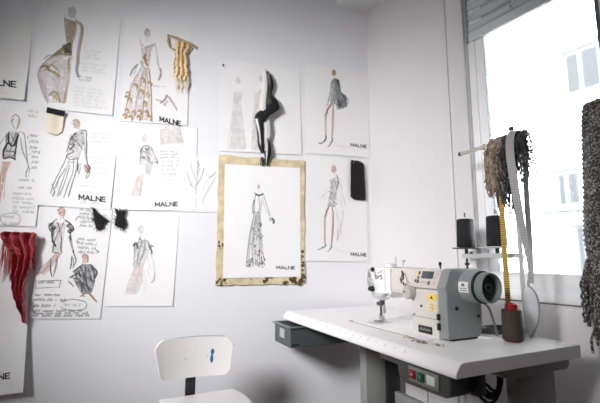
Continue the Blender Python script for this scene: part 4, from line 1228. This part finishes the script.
# on top of the machine
m = MB().box((.22,.575,1.006),(.26,.612,1.020), .003); t.part('top_cover', m, CREAM2, parent=hd)
m = MB().box((.226,.580,1.018),(.254,.607,1.0212), .001); t.part('cover_window', m, mat('smoky_window', (.40,.42,.44), .3), parent=hd)
t.part('thread_post', MB().cyl((.22,.535,1.0),(.22,.535,1.052), .0018, seg=8), STEEL)
t.part('thread_post', MB().cyl((.22,.485,1.0),(.22,.485,1.030), .003, seg=10).cyl((.22,.485,1.029),(.22,.485,1.037), .007, seg=12), STEEL)
t.part('thread_post', MB().cyl((.24,.512,1.0),(.24,.512,1.026), .002, seg=8), STEEL)
m = MB().lathe([(.003,0),(.003,.012),(.006,.015),(.006,.024),(.003,.028)], (.25,.314,1.004), (0,0,1), 14); t.part('top_knob', m, BLACK)
m = MB().lathe([(.006,0),(.004,.004),(.004,.016),(.009,.019),(.009,.023),(.004,.026),(.004,.036),(.002,.042)], (.30,.232,1.004), (0,0,1), 16); t.part('bobbin_winder', m, BLACK)
# grey end cover, motor, handwheel
ec = t.part('end_cover', MB().prism([(.172,ZT+.006),(.172,.93),(.166,.945),(.192,1.000),(.205,1.009),(.325,1.009),(.340,.99),(.340,.90),(.334,ZT+.02),(.32,ZT+.006)], 'xz', .212, .254, .007), MGREY)
t.part('cover_base', MB().box((.20,.218,ZT+.0005),(.315,.25,ZT+.008)), BLACK, parent=ec)
mo = t.part('motor_body', MB().lathe([(.05,0),(.055,.004),(.057,.03),(.058,.100)], (.284,.158,.947), (0,1,0), 40), MGREY)
t.part('screw', MB().cyl((.182,.2145,.865),(.182,.2105,.865), .007, seg=14) if False else MB().cyl((.215,.2145,.873),(.215,.2095,.873), .007, seg=14), BLACK, parent=ec)
t.part('screw', MB().cyl((.318,.2145,.842),(.318,.2095,.842), .006, seg=14), BLACK, parent=ec)
t.part('motor_ring', MB().lathe([(.046,0),(.0555,.001),(.0555,.007),(.050,.008)], (.284,.151,.947), (0,1,0), 40), BLACK, parent=mo)
hw = t.part('handwheel', MB().lathe([(.050,0),(.0515,.004),(.051,.026),(.049,.031),(.0455,.031),(.0445,.026),(.0435,.006),(.015,.005),(.014,.016),(.010,.017)], (.284,.151,.947), (0,-1,0), 44), MGREY2)
t.part('wheel_recess', MB().lathe([(.0432,0),(.0432,.0014),(.015,.0014)], (.284,.1452,.947), (0,-1,0), 40), DARK, parent=hw)
t.part('wheel_screw', MB().cyl((.284,.135,.947),(.284,.131,.947), .007, seg=14), BLACK, parent=hw)
# rating sticker wraps the motor's operator side
def onmotor(a0, a1, y0, y1, r0=.0578, th=.0008, n=6):
    return [[(.284+(r0+th)*math.cos(a0+(a1-a0)*k/n), y, .947+(r0+th)*math.sin(a0+(a1-a0)*k/n)) for k in range(n+1)] for y in (y0,y1)]
st = t.part('sticker', MB().grid(onmotor(rad(198),rad(162),.166,.209), -.0006), WHITE, parent=mo, label='white sticker with a small dark mark')
m = MB().grid(onmotor(rad(177),rad(168),.183,.195, .0586), -.0003).grid(onmotor(rad(192),rad(190),.173,.203, .0586), -.0003).grid(onmotor(rad(185),rad(183),.173,.203, .0586), -.0003)
t.part('sticker_marks', m, mat('sticker_ink', (.12,.12,.13), .6), parent=mo)

# ------------------------------------------------------------------ thread stand
t = Thing('thread_stand', 'grey metal thread stand rising from the back edge of the sewing table', 'thread stand', 'T', (.515,.173,ZT))
t.part('base_clamp', MB().cyl((.515,.173,ZT),(.515,.173,ZT+.012), .028, .024, 24).cyl((.515,.173,ZT+.012),(.515,.173,ZT+.03), .014, seg=16), STANDG)
t.part('pole', MB().cyl((.515,.173,ZT+.01),(.515,.173,1.543), .0085, seg=18), STANDG)
t.part('pole_cap', MB().cyl((.515,.173,1.541),(.515,.173,1.556), .0105, seg=18, bev=.002), BLACK)
a = t.part('upper_arm', MB().box((.508,.10,1.500),(.522,.428,1.514), .002), mat('arm_beige_metal', (.52,.49,.45), .45, .2))
t.part('arm_end_cap', MB().cyl((.515,.424,1.507),(.515,.434,1.507), .0095, seg=14), BLACK)
t.part('thread_hook', MB().tube([(.512,.345,1.503),(.508,.345,1.47),(.506,.343,1.44),(.500,.341,1.428),(.494,.341,1.436)], .0026, 8), mat('hook_blue_grey', (.42,.47,.50), .4, .3))
t.part('thread_hook', MB().cyl((.512,.300,1.495),(.512,.300,1.518), .004, seg=10), DARK)
t.part('lower_arm', MB().box((.507,.160,1.045),(.523,.446,1.064), .002), STANDG)
for y, m_ in ((.425,BLACK),(.272,mat('spool_plate_pale', (.60,.63,.64), .5))):
    pl = t.part('spool_plate', MB().lathe([(.054,0),(.058,.002),(.058,.005),(.02,.007)], (.515,y,1.085), (0,0,1), 36), m_)
    t.part('spool_pin', MB().cyl((.515,y,1.062),(.515,y,1.242), .003, seg=10).cyl((.515,y,1.060),(.515,y,1.086), .008, seg=12), DARK, parent=pl)
    t.part('bracket_screw', MB().cyl((.508,y-.03,1.064),(.508,y-.03,1.073), .007, seg=12), DARK, parent=pl)
def cone(y, lab):
    c = Thing('thread_cone', lab, 'thread', 'T', (.515,y,1.092), group='black thread cones on the stand')
    c.part('thread', MB().lathe([(.0365,0),(.039,.004),(.0345,.116),(.031,.121),(.009,.122)], (.515,y,1.0925), (0,0,1), 36), THREADB)
    c.part('cone_core', MB().lathe([(.0085,0),(.0075,.008)], (.515,y,1.214), (0,0,1), 18), mat('core_white', (.75,.75,.74), .6))
cone(.425, 'black thread cone on the dark plate at the end of the stand arm'); cone(.272, 'black thread cone nearer to the stand pole')
# brown cone on the table
c = Thing('thread_cone', 'brown thread cone with a red core standing on the table', 'thread', 'T', (.384,.130,ZT))
c.part('thread', MB().lathe([(.026,0),(.0325,.003),(.0335,.010),(.0315,.098),(.029,.103),(.012,.104)], (.384,.130,ZT+.004), (0,0,1), 36), THREADN)
c.part('cone_core', MB().lathe([(.025,0),(.027,.002),(.022,.0045),(.018,.100),(.0195,.1035),(.021,.107),(.019,.126),(.015,.128),(.012,.123)], (.384,.130,ZT+.0002), (0,0,1), 28), RED, label='red plastic core')

# ------------------------------------------------------------------ yarn hank over the upper arm
t = Thing('yarn_hank', 'shaggy brown and charcoal yarn hank draped over the thread stand arm', 'yarn', 'T', (.515,.22,1.514))
def hank(n, t0, t1, zl0, zl1, seed, rr, spread, wob):
    m = MB(); R2 = random.Random(seed)
    for i in range(n):
        y = R2.uniform(t0,t1); ph = R2.uniform(0,6); am = R2.uniform(.3,1)*wob; zf = R2.uniform(zl0,zl1); zb = R2.uniform(zl0+.03,zl1+.05)
        wf = .515-R2.uniform(.014,.046); wbk = .515+R2.uniform(.012,.035); ey = (R2.random()-.5)*spread; pts = []
        for k in range(9):
            f = k/8; z_ = zf+(1.505-zf)*f
            pts.append((wf+(.515-.010-wf)*max(0,f-.75)*4*.8+am*.5*math.sin(ph+f*17), y+ey*(1-f)+am*math.sin(ph*1.7+f*15), z_))
        hi = 1.5185+R2.uniform(0,.007); pts.append((.508,y,hi)); pts.append((.522,y,hi))
        for k in range(1,6):
            f = k/5; pts.append((.525+(wbk-.525)*f, y+ey*f+am*math.sin(ph+f*11), 1.505+(zb-1.505)*f))
        m.tube(pts, rr*R2.uniform(.7,1.2), 5, sub=2)
    return m
t.part('brown_strands', hank(135,.205,.268,1.285,1.36,1,.0029,.03,.008), BROWNY)
t.part('taupe_strands', hank(48,.205,.268,1.275,1.40,2,.0026,.035,.010), TAUPEY)
t.part('charcoal_strands', hank(46,.183,.226,1.18,1.36,3,.0026,.04,.009), GREYY)
m = hank(46,.112,.166,1.30,1.46,4,.0021,.09,.015)
R2 = random.Random(12)
for i in range(40):
    a_ = R2.uniform(-.4,1); y = .15-R2.uniform(0,.03); z_ = 1.51-R2.uniform(0,.06)
    pts = [(.50,y,z_)]
    for k in range(4): pts.append((pts[-1][0]-R2.uniform(-.01,.014), pts[-1][1]-R2.uniform(-.012,.022), pts[-1][2]-R2.uniform(-.004,.034)))
    m.tube(pts, lambda f: .0024-.0014*f, 5, sub=3)
t.part('loose_wisps', m, GREYY)

# ------------------------------------------------------------------ tapes on the stand
def band(pts, thick=-.0012, sub=6, n=2):
    """pts: (w, t, z, width, angle) ; angle 0 = band faces the room across the table width"""
    rows = []
    for q in catmull_n(pts, sub):
        w, y, z_, wd, an = q; rows.append([(w+wd*(k/n-.5)*math.sin(an), y+wd*(k/n-.5)*math.cos(an), z_) for k in range(n+1)])
    return MB().grid(rows, thick)
t = Thing('measuring_tape', 'yellow measuring tape hanging from the stand behind the brown thread cone', 'measuring tape', 'T', (.488,.245,1.50))
t.part('tape', band([(.5265,.214,1.44,.018,-.2),(.5245,.214,1.5165,.018,0),(.506,.214,1.5165,.018,0),(.5035,.214,1.45,.018,-.1),(.500,.212,1.36,.018,-.4),(.474,.206,1.27,.018,-.6),(.462,.200,1.12,.018,-.6),(.457,.196,.95,.018,-.6),(.455,.195,.815,.018,-.6)]), TAPEY)
t.part('tape_end', MB().box((.446,.192,.803),(.464,.198,.818), .001, rot=Matrix.Rotation(.6,3,'Z')), STEEL)
t = Thing('tailor_tape', 'pale grey tape draped over the yarn and hanging beside the stand pole', 'measuring tape', 'T', (.45,.20,1.53))
t.part('tape', band([(.556,.150,1.42,.028,-.5),(.545,.151,1.49,.028,-.5),(.515,.152,1.5325,.028,-.5),(.478,.150,1.512,.028,-.5),(.452,.140,1.44,.028,-.5),(.446,.130,1.34,.028,-.5),(.448,.123,1.26,.027,-.5),(.450,.115,1.17,.024,-.5),(.452,.107,1.09,.016,-.3),(.455,.102,1.03,.012,.1),(.462,.108,.985,.011,.2),(.472,.122,.950,.010,-.2)]), TAPEG)
m = band([(.548,.146,1.43,.018,-.5),(.535,.142,1.37,.018,-.5),(.524,.138,1.26,.020,-.5),(.516,.134,1.14,.020,-.5),(.510,.132,1.03,.018,-.5),(.508,.134,.955,.014,-.5)])
# milky curved ruler leaning by the pole
t2 = Thing('curved_ruler', 'milky plastic curved ruler standing against the stand pole', 'ruler', 'T', (.4915,.1385,ZT))
outl = [(.0,.946),(-.011,.940),(-.024,.918),(-.030,.885),(-.029,.850),(-.022,.815),(-.010,.785),(.002,.7655),(.008,.768),(.009,.80),(.013,.84),(.017,.88),(.016,.915),(.009,.938)]
pts = [(v[0],v[1]) for v in catmull([(a,b,0) for a,b in outl+outl[:1]], 3)][:-1]
def stand(m_):
    bmesh.ops.rotate(m_.bm, cent=(0,0,.77), matrix=Matrix.Rotation(rad(34),3,'Z') @ Matrix.Rotation(rad(3),3,'Y'), verts=m_.bm.verts); bmesh.ops.translate(m_.bm, vec=(.4915,.1385,0), verts=m_.bm.verts); return m_
t2.part('ruler_blade', stand(MB().prism(pts, 'yz', -.0015, .0015)), CLEARP)
t2.part('ruler_rim', stand(MB().tube([(0,a,b) for a,b in outl[0:8]], .0036, 8)), RIMP, label='smoky grey edge')
t.part('tape_tail', m, mat('tape_shade', (.42,.42,.42), .6), label='darker grey tail of the tape')
# cables and trim on the table
m = MB().tube([(.344,.205,.885),(.354,.200,.875),(.362,.196,.855),(.368,.190,.82),(.378,.190,.79),(.392,.200,.7725),(.42,.225,.769)], .0042, 8)
tag(m.build('power_cord', mat('cord_grey', (.13,.135,.14), .5), None, 'T', (.392,.2,ZT)), 'grey cord running from the back of the machine down to the tabletop', 'cord')
m = MB(); pts = []
for k in range(30):
    a_ = k/29*2*PI*2.6; pts.append((.448+.060*math.cos(a_)+.012*k/29, .262+.050*math.sin(a_)-.02*k/29, ZT+.0055+.0075*(k/12)))
m.tube(pts, .005, 8, sub=2); m.tube([(.49,.245,ZT+.0055),(.47,.205,ZT+.0055),(.44,.185,ZT+.0055),(.41,.190,ZT+.0055)], .004, 8)
tag(m.build('coiled_cord', mat('cord_dark', (.05,.055,.06), .5), None, 'T', (.455,.265,ZT)), 'dark coiled cord lying on the table behind the machine', 'cord')
m = MB(); R2 = random.Random(2)
for k in range(26):
    f = k/25; y = .345-.165*f; x = .099-.022*math.sin(f*PI)*1.0+.010*f+R2.uniform(-.004,.004)
    m.box((x-.0075,y-.0045,ZT+.0003),(x+.0075,y+.0035,ZT+.0062), .0012, rot=Matrix.Rotation(R2.uniform(-.6,.6),3,'Z'))
tag(m.build('beaded_trim', two_tone('trim_mix', (.14,.11,.09), (.62,.56,.50), 70, .45), None, 'T', (.09,.26,ZT)), 'thin beaded trim lying on the table in front of the machine column', 'trim')
# cables under the table
m = MB()
for k in range(4):
    o_ = .010*k; m.tube([(.20+o_,.15+.01*k,.722),(.205+o_,.15,.655),(.235+o_,.148,.598+.012*k),(.285,.148,.575+.014*k),(.33-o_*.5,.15,.612),(.345-o_*.4,.152,.668),(.340-o_,.155,.722)], .0052, 8)
m.tube([(.14,.16,.70),(.18,.155,.655),(.24,.15,.61),(.30,.15,.60),(.325,.152,.64),(.32,.155,.722)], .005, 8)
tag(m.build('cable_bundle', mat('cable_black', (.012,.012,.013), .45), None, 'T', (.27,.15,.722)), 'black cable bundle looping down under the near end of the sewing table', 'cable')

# ------------------------------------------------------------------ chair
CB = (-.50,.86,0)
t = Thing('workshop_chair', 'white workshop chair with paint specks beside the sewing table', 'chair', 'T', CB)
def rrect(w0, w1, z0, z1, r, n=6):
    out = []
    for cx, cz, a0 in ((w1-r,z1-r,0),(w0+r,z1-r,PI/2),(w0+r,z0+r,PI),(w1-r,z0+r,1.5*PI)):
        out += [(cx+r*math.cos(a0+k/n*PI/2), cz+r*math.sin(a0+k/n*PI/2)) for k in range(n+1)]
    return out
# backrest: curved plywood shell
w0, w1, z0, z1 = -.684,-.348,.534,.697; yb = 1.03
def curve_y(x): f = (x-(w0+w1)/2)/((w1-w0)/2); return yb-.030*f*f
bm = bmesh.new(); NX, NZ = 24, 12; V = []
for i in range(NX+1):
    col = []; xr = w0+(w1-w0)*i/NX; x = xr
    f = abs((x-(w0+w1)/2)/((w1-w0)/2)); inset = .030*max(0,(f-.80)/.20)**2.2
    for k in range(NZ+1):
        zz = z0+inset+(z1-z0-2*inset)*k/NZ - .006*(x-w0)/(w1-w0) + .006*(1-f*f)*(1 if k > NZ/2 else 0)
        tp = 1-k/NZ; x = xr+.020*tp*(1-i/NX)-.006*tp*(i/NX)
        col.append(bm.verts.new((x, curve_y(xr), zz)))
    V.append(col)
for i in range(NX):
    for k in range(NZ): bm.faces.new((V[i][k],V[i+1][k],V[i+1][k+1],V[i][k+1]))
bmesh.ops.recalc_face_normals(bm, faces=bm.faces); bmesh.ops.solidify(bm, geom=list(bm.faces), thickness=.012)
CHW = mat('chair_white_paint', (.85,.835,.83), .45, var=.02)
mb = MB(); mb.merge(bm); bk = t.part('backrest', mb, CHW, ang=50)
def on_back(poly, name, m_, lab=None):
    b = bmesh.new(); vs = [b.verts.new((x, curve_y(x)-.0128 if curve_front else curve_y(x)-.0008, z_)) for x, z_ in poly]; b.faces.new(vs)
    bmesh.ops.solidify(b, geom=list(b.faces), thickness=.0006); q = MB(); q.merge(b); t.part(name, q, m_, parent=bk, label=lab, smooth=False)
curve_front = True
R2 = random.Random(7)
def blob(cx, cz, rx, rz, n=12): return [(cx+rx*math.cos(k*2*PI/n)*R2.uniform(.75,1.1), cz+rz*math.sin(k*2*PI/n)*R2.uniform(.8,1.1)) for k in range(n)]
on_back(blob(-.437,.632,.0085,.014), 'paint_mark', BLUE, 'blue paint stroke'); on_back(blob(-.439,.603,.0075,.020), 'paint_mark', BLUE, 'blue paint stroke')
on_back(blob(-.668+.008,.640,.004,.006), 'paint_mark', BLUE, 'blue paint speck')
for x, z_ in ((-.553,.612),(-.565,.582),(-.458,.616),(-.345,.66)): on_back(blob(x,z_,.0028,.003), 'paint_speck', mat('speck_grey', (.30,.30,.33), .6))
mb = MB().tube([(x, curve_y(x)-.006, z1+.0075*(1-abs((x+.504)/.166)**2)-.006*(x-w0)/(w1-w0)-.0) for x in [w0+.035+(w1-w0-.07)*k/12 for k in range(13)]], .0022, 6)
t.part('worn_edge', mb, mat('worn_blue_edge', (.30,.36,.45), .6), parent=bk, label='bluish worn upper edge')
t.part('back_post', MB().box((-.545,1.034,.33),(-.502,1.046,.62), .002), BLACK)
# seat
so = [(-.660,.80),(-.655,.995),(-.62,1.012),(-.36,1.020),(-.33,1.0),(-.31,.90),(-.322,.70),(-.36,.655),(-.61,.65),(-.65,.70)]
sp = [(v[0],v[1]) for v in catmull([(a,b,0) for a,b in so+so[:1]], 4)][:-1]
sb = MB().prism(sp, 'xy', .440, .460, .005, 2)
t.part('seat', sb, CHW, ang=50)
t.part('seat_plate', MB().box((-.57,.77,.425),(-.42,.93,.438), .003).box((-.5235,.90,.33),(-.4975,1.034,.342), .002).box((-.5235,.92,.33),(-.4975,.932,.43), .002), BLACK)
t.part('column', MB().cyl((-.50,.86,.10),(-.50,.86,.425), .025, seg=20).cyl((-.50,.86,.08),(-.50,.86,.25), .034, seg=20), DARK)
for k in range(4):
    a_ = rad(45+90*k); p = (-.50+.27*math.cos(a_), .86+.27*math.sin(a_))
    lg = t.part('leg', MB().tube([(-.50,.86,.115),(-.50+.14*math.cos(a_),.86+.14*math.sin(a_),.09),(p[0],p[1],.030)], .014, 10), DARK)
    t.part('glide', MB().cyl((p[0],p[1],0),(p[0],p[1],.030), .019, .015, 14), BLACK, parent=lg)

# ------------------------------------------------------------------ knitted scarf on the window rail
sc = Thing('wool_scarf', 'chunky charcoal tweed wool scarf with fringe hanging against the window', 'scarf', 'R', (1.60,.57,1.60))
rows = []; NB, NA = 210, 84
def edge_at(z_):
    K = [(1.62,.640),(1.584,.644),(1.524,.656),(1.397,.666),(1.252,.676),(1.11,.685),(1.03,.678),(.98,.668)]
    for (za,ya),(zb,yb_) in zip(K, K[1:]):
        if z_ >= zb: return ya+(yb_-ya)*max(0,(za-z_))/(za-zb)
    return K[-1][1]
for i in range(NB+1):
    d = (i/NB)*.685 - .075; line = []
    for k in range(NA+1):
        f = k/NA
        if d < 0:
            th = -d/.075*PI*.95; z_ = 1.588+.022*math.sin(th); fx = .022*(1-math.cos(th))
        else: z_ = 1.588-d; fx = 0
        left = edge_at(z_)+.013; right = .38+.05*max(0,d); y = left+(right-left)*f
        fold = .014*math.sin(f*2*PI*1.4+.9+2*max(d,0))+.008*math.sin(f*2*PI*2.9+max(d,0)*4)
        xk = 1.606+fx+fold*min(1,max(d,0)/.08+.25)+.022*(1-min(f/.12,1))**2
        rw = d/.0175; cl = y/.0165+.5*(int(math.floor(rw)) % 2)
        knit = .0085*abs(math.sin(PI*rw))**.6*abs(math.sin(PI*cl))**.6
        line.append((xk-(knit if d > -.03 else 0)+.003*noise.noise(Vector((y*70,z_*70,1))), y+.0035*math.sin(PI*rw*2)*(1 if k == 0 else 0), z_+.003*noise.noise(Vector((y*50,z_*50,7)))))
    rows.append(line)
rows = [r + [(p[0]+.011, p[1]+(.002 if k_ < 2 else 0), p[2]) for k_, p in enumerate(r)][::-1] + [r[0]] for r in rows]
sc.part('knit_body', MB().grid(rows), TWEED, ang=80)
m = MB(); R2 = random.Random(5)
for i in range(56):
    y0_ = .415+.268*(i+R2.random())/56; z0_ = .985+R2.uniform(-.005,.03); x0_ = 1.612+R2.uniform(-.012,.014); ln = R2.uniform(.19,.26); dr = .012*((y0_-.415)/.255)**2
    pts = [(x0_,y0_,z0_+.03)]
    for k in range(1,7): pts.append((x0_+R2.uniform(-.010,.008), y0_+R2.uniform(-.009,.009)+dr*k/6, z0_-ln*k/6))
    m.tube(pts, lambda f: .0062*(1-.3*f), 6, sub=3)
for y0_, ln in ((.690,.12),(.698,.15)):
    for q_ in range(2):
        m.tube([(1.606,.676,1.045),(1.602,y0_-.006,.985)]+[(1.602+.006*math.sin(k*2.1+q_*PI), y0_+.006*math.cos(k*2.1+q_*PI), .975-ln*k/7) for k in range(1,8)], .0042, 6, sub=3)
sc.part('fringe', m, TWEED)
rl = Thing('hanging_rail', 'short white rail on the window post holding the scarf', 'rail', 'R', (1.636,.52,1.58))
rl.part('rail', MB().cyl((1.632,.625,1.583),(1.632,.30,1.583), .008, seg=14), WHITE)
rl.part('bracket', MB().cyl((1.632,.54,1.583),(X1+.012,.54,1.583), .006, seg=10).box((X1+.003,.52,1.56),(X1+.012,.56,1.605), .002), WHITE)

# ------------------------------------------------------------------ the street outside
bd = Thing('building', 'white apartment facade across the street seen through the window', 'building', 'R', (9.0,2.5,-4.0))
FAC = mat('facade_render', (.86,.86,.87), .85, var=.015, scale=1.5)
FPANE = mat('facade_glass', (.033,.033,.0345), .9, var=0.0, scale=1.2, spec=0.0)
FTRIM = mat('facade_trim', (.042,.043,.046), .8, var=.02)
bd.part('wall', MB().box((9.0,-9,-4),(12,11,9.5)), FAC)
def fwin(y1, y0, z0, z1, balcony=False, extra=False):
    f = bd.part('window', MB().box((8.985,y0,z0-.06),(9.0,y1,z1+.06)).box((8.95,y0-.06,z1+.05),(9.0,y1+.06,z1+.15)).box((8.94,y0-.06,z0-.12),(9.0,y1+.06,z0-.05)), FTRIM)
    yc = (y0+y1)/2
    for a, b in ((y0+.03,yc-.06),(yc+.04,y1-.12)):
        bd.part('pane', MB().box((8.975,a,z0),(8.99,b,z1-.04)), FPANE, parent=f)
    if balcony:
        bd.part('balcony', MB().box((8.5,y0-.25,z0-.22),(9.0,y1+.25,z0-.08)).box((8.48,y0-.28,z0-.08),(8.53,y1+.28,z0-.02)), FTRIM)
fwin(3.93,3.24,4.46,5.28); fwin(1.95,1.25,4.46,5.28)
fwin(4.28,3.80,2.16,2.78); fwin(2.4,1.7,2.0,2.85); fwin(4.02,3.55,.2,1.66); fwin(2.1,1.4,.2,1.66)
bd.part('cornice', MB().box((8.82,-9,1.98),(9.0,4.56,2.08), .01), FTRIM)
bd.part('lower_band', MB().box((8.90,-9,1.68),(9.0,4.55,1.96)), mat('facade_band', (.044,.045,.048), .85, var=.02))
gr = MB().box((X1+.25,-20,-4.2),(30,30,-4.0)); g = struct('street', gr, mat('asphalt', (.30,.30,.31), .9, var=.1), label='grey street below the window')

# ------------------------------------------------------------------ light
w = bpy.data.worlds.new('overcast_sky'); bpy.context.scene.world = w; w.use_nodes = True
bg = w.node_tree.nodes['Background']; bg.inputs['Color'].default_value = (.93,.965,1,1); bg.inputs['Strength'].default_value = SKY
def area(name, loc, rot, sx, sy, power, col, portal=False):
    l = bpy.data.lights.new(name, 'AREA'); l.shape = 'RECTANGLE'; l.size = sx; l.size_y = sy; l.energy = power; l.color = col
    o = bpy.data.objects.new(name, l); C.objects.link(o); o.location = loc; o.rotation_euler = rot
    if portal: l.cycles.is_portal = True
    return o
# added unseen lamps: a spot for wall falloff, a flat lamp as fill
SPX, SPY, SPZ = SPOT_AT
c = Thing('track_lamp', 'added unseen spotlight on a short ceiling track, making the wall brightness fall off', 'lamp', 'R', (SPX,SPY,ZC))
aim = (Vector(SPOT_TO)-Vector((SPX,SPY,SPZ))).normalized()
back = Vector((SPX,SPY,SPZ))-aim*.03
c.part('track', MB().box((SPX-.4,SPY-.02,ZC-.03),(SPX+.4,SPY+.02,ZC), .003), WHITE)
c.part('stem', MB().cyl((SPX,SPY,ZC-.03),back-aim*.08, .01, seg=12), WHITE)
c.part('lamp_head', MB().lathe([(.04,0),(.12,.01),(.43,.14),(.425,.142),(.11,.02)], back-aim*.16, aim, 32), WHITE)
l = bpy.data.lights.new('spot_light', 'SPOT'); l.energy = SPOT; l.spot_size = rad(SPOT_CONE); l.spot_blend = 1.0; l.shadow_soft_size = .42; l.color = SPOT_COL  # added spot, its soft cone darkens the wall towards the edges
o = bpy.data.objects.new('spot_light', l); C.objects.link(o); o.location = (SPX,SPY,SPZ); o.rotation_euler = aim.to_track_quat('-Z','Y').to_euler()
lx, ly = -.9, -.9
c = Thing('ceiling_lamp', 'added unseen ceiling lamp behind the photographer, filling the room with light', 'lamp', 'R', (lx,ly,ZC))
c.part('housing', MB().box((lx-.31,ly-.31,ZC-.05),(lx+.31,ly-.29,ZC), .003).box((lx-.31,ly+.29,ZC-.05),(lx+.31,ly+.31,ZC), .003).box((lx-.31,ly-.29,ZC-.05),(lx-.29,ly+.29,ZC), .003).box((lx+.29,ly-.29,ZC-.05),(lx+.31,ly+.29,ZC), .003), WHITE)
area('lamp_light', (lx,ly,ZC-.045), (0,0,0), .56, .56, LAMP, (1,.95,.92))  # added fill light, source out of view

# ------------------------------------------------------------------ camera and view
cam = bpy.data.cameras.new('camera'); co = bpy.data.objects.new('camera', cam); C.objects.link(co)
cam.sensor_width = 36; cam.lens = 24; cam.clip_start = .05
co.location = (0,0,1.05); co.rotation_euler = (rad(90+7.9), 0, rad(-31.76))
cam.dof.use_dof = True; cam.dof.focus_distance = 1.55; cam.dof.aperture_fstop = 2.4
sc_ = bpy.context.scene; sc_.camera = co
sc_.view_settings.view_transform = 'Standard'; sc_.view_settings.look = 'None'; sc_.view_settings.gamma = 1; sc_.view_settings.exposure = EXPO; sc_.view_settings.use_curve_mapping = False
sc_.cycles.max_bounces = 12; sc_.cycles.diffuse_bounces = 6
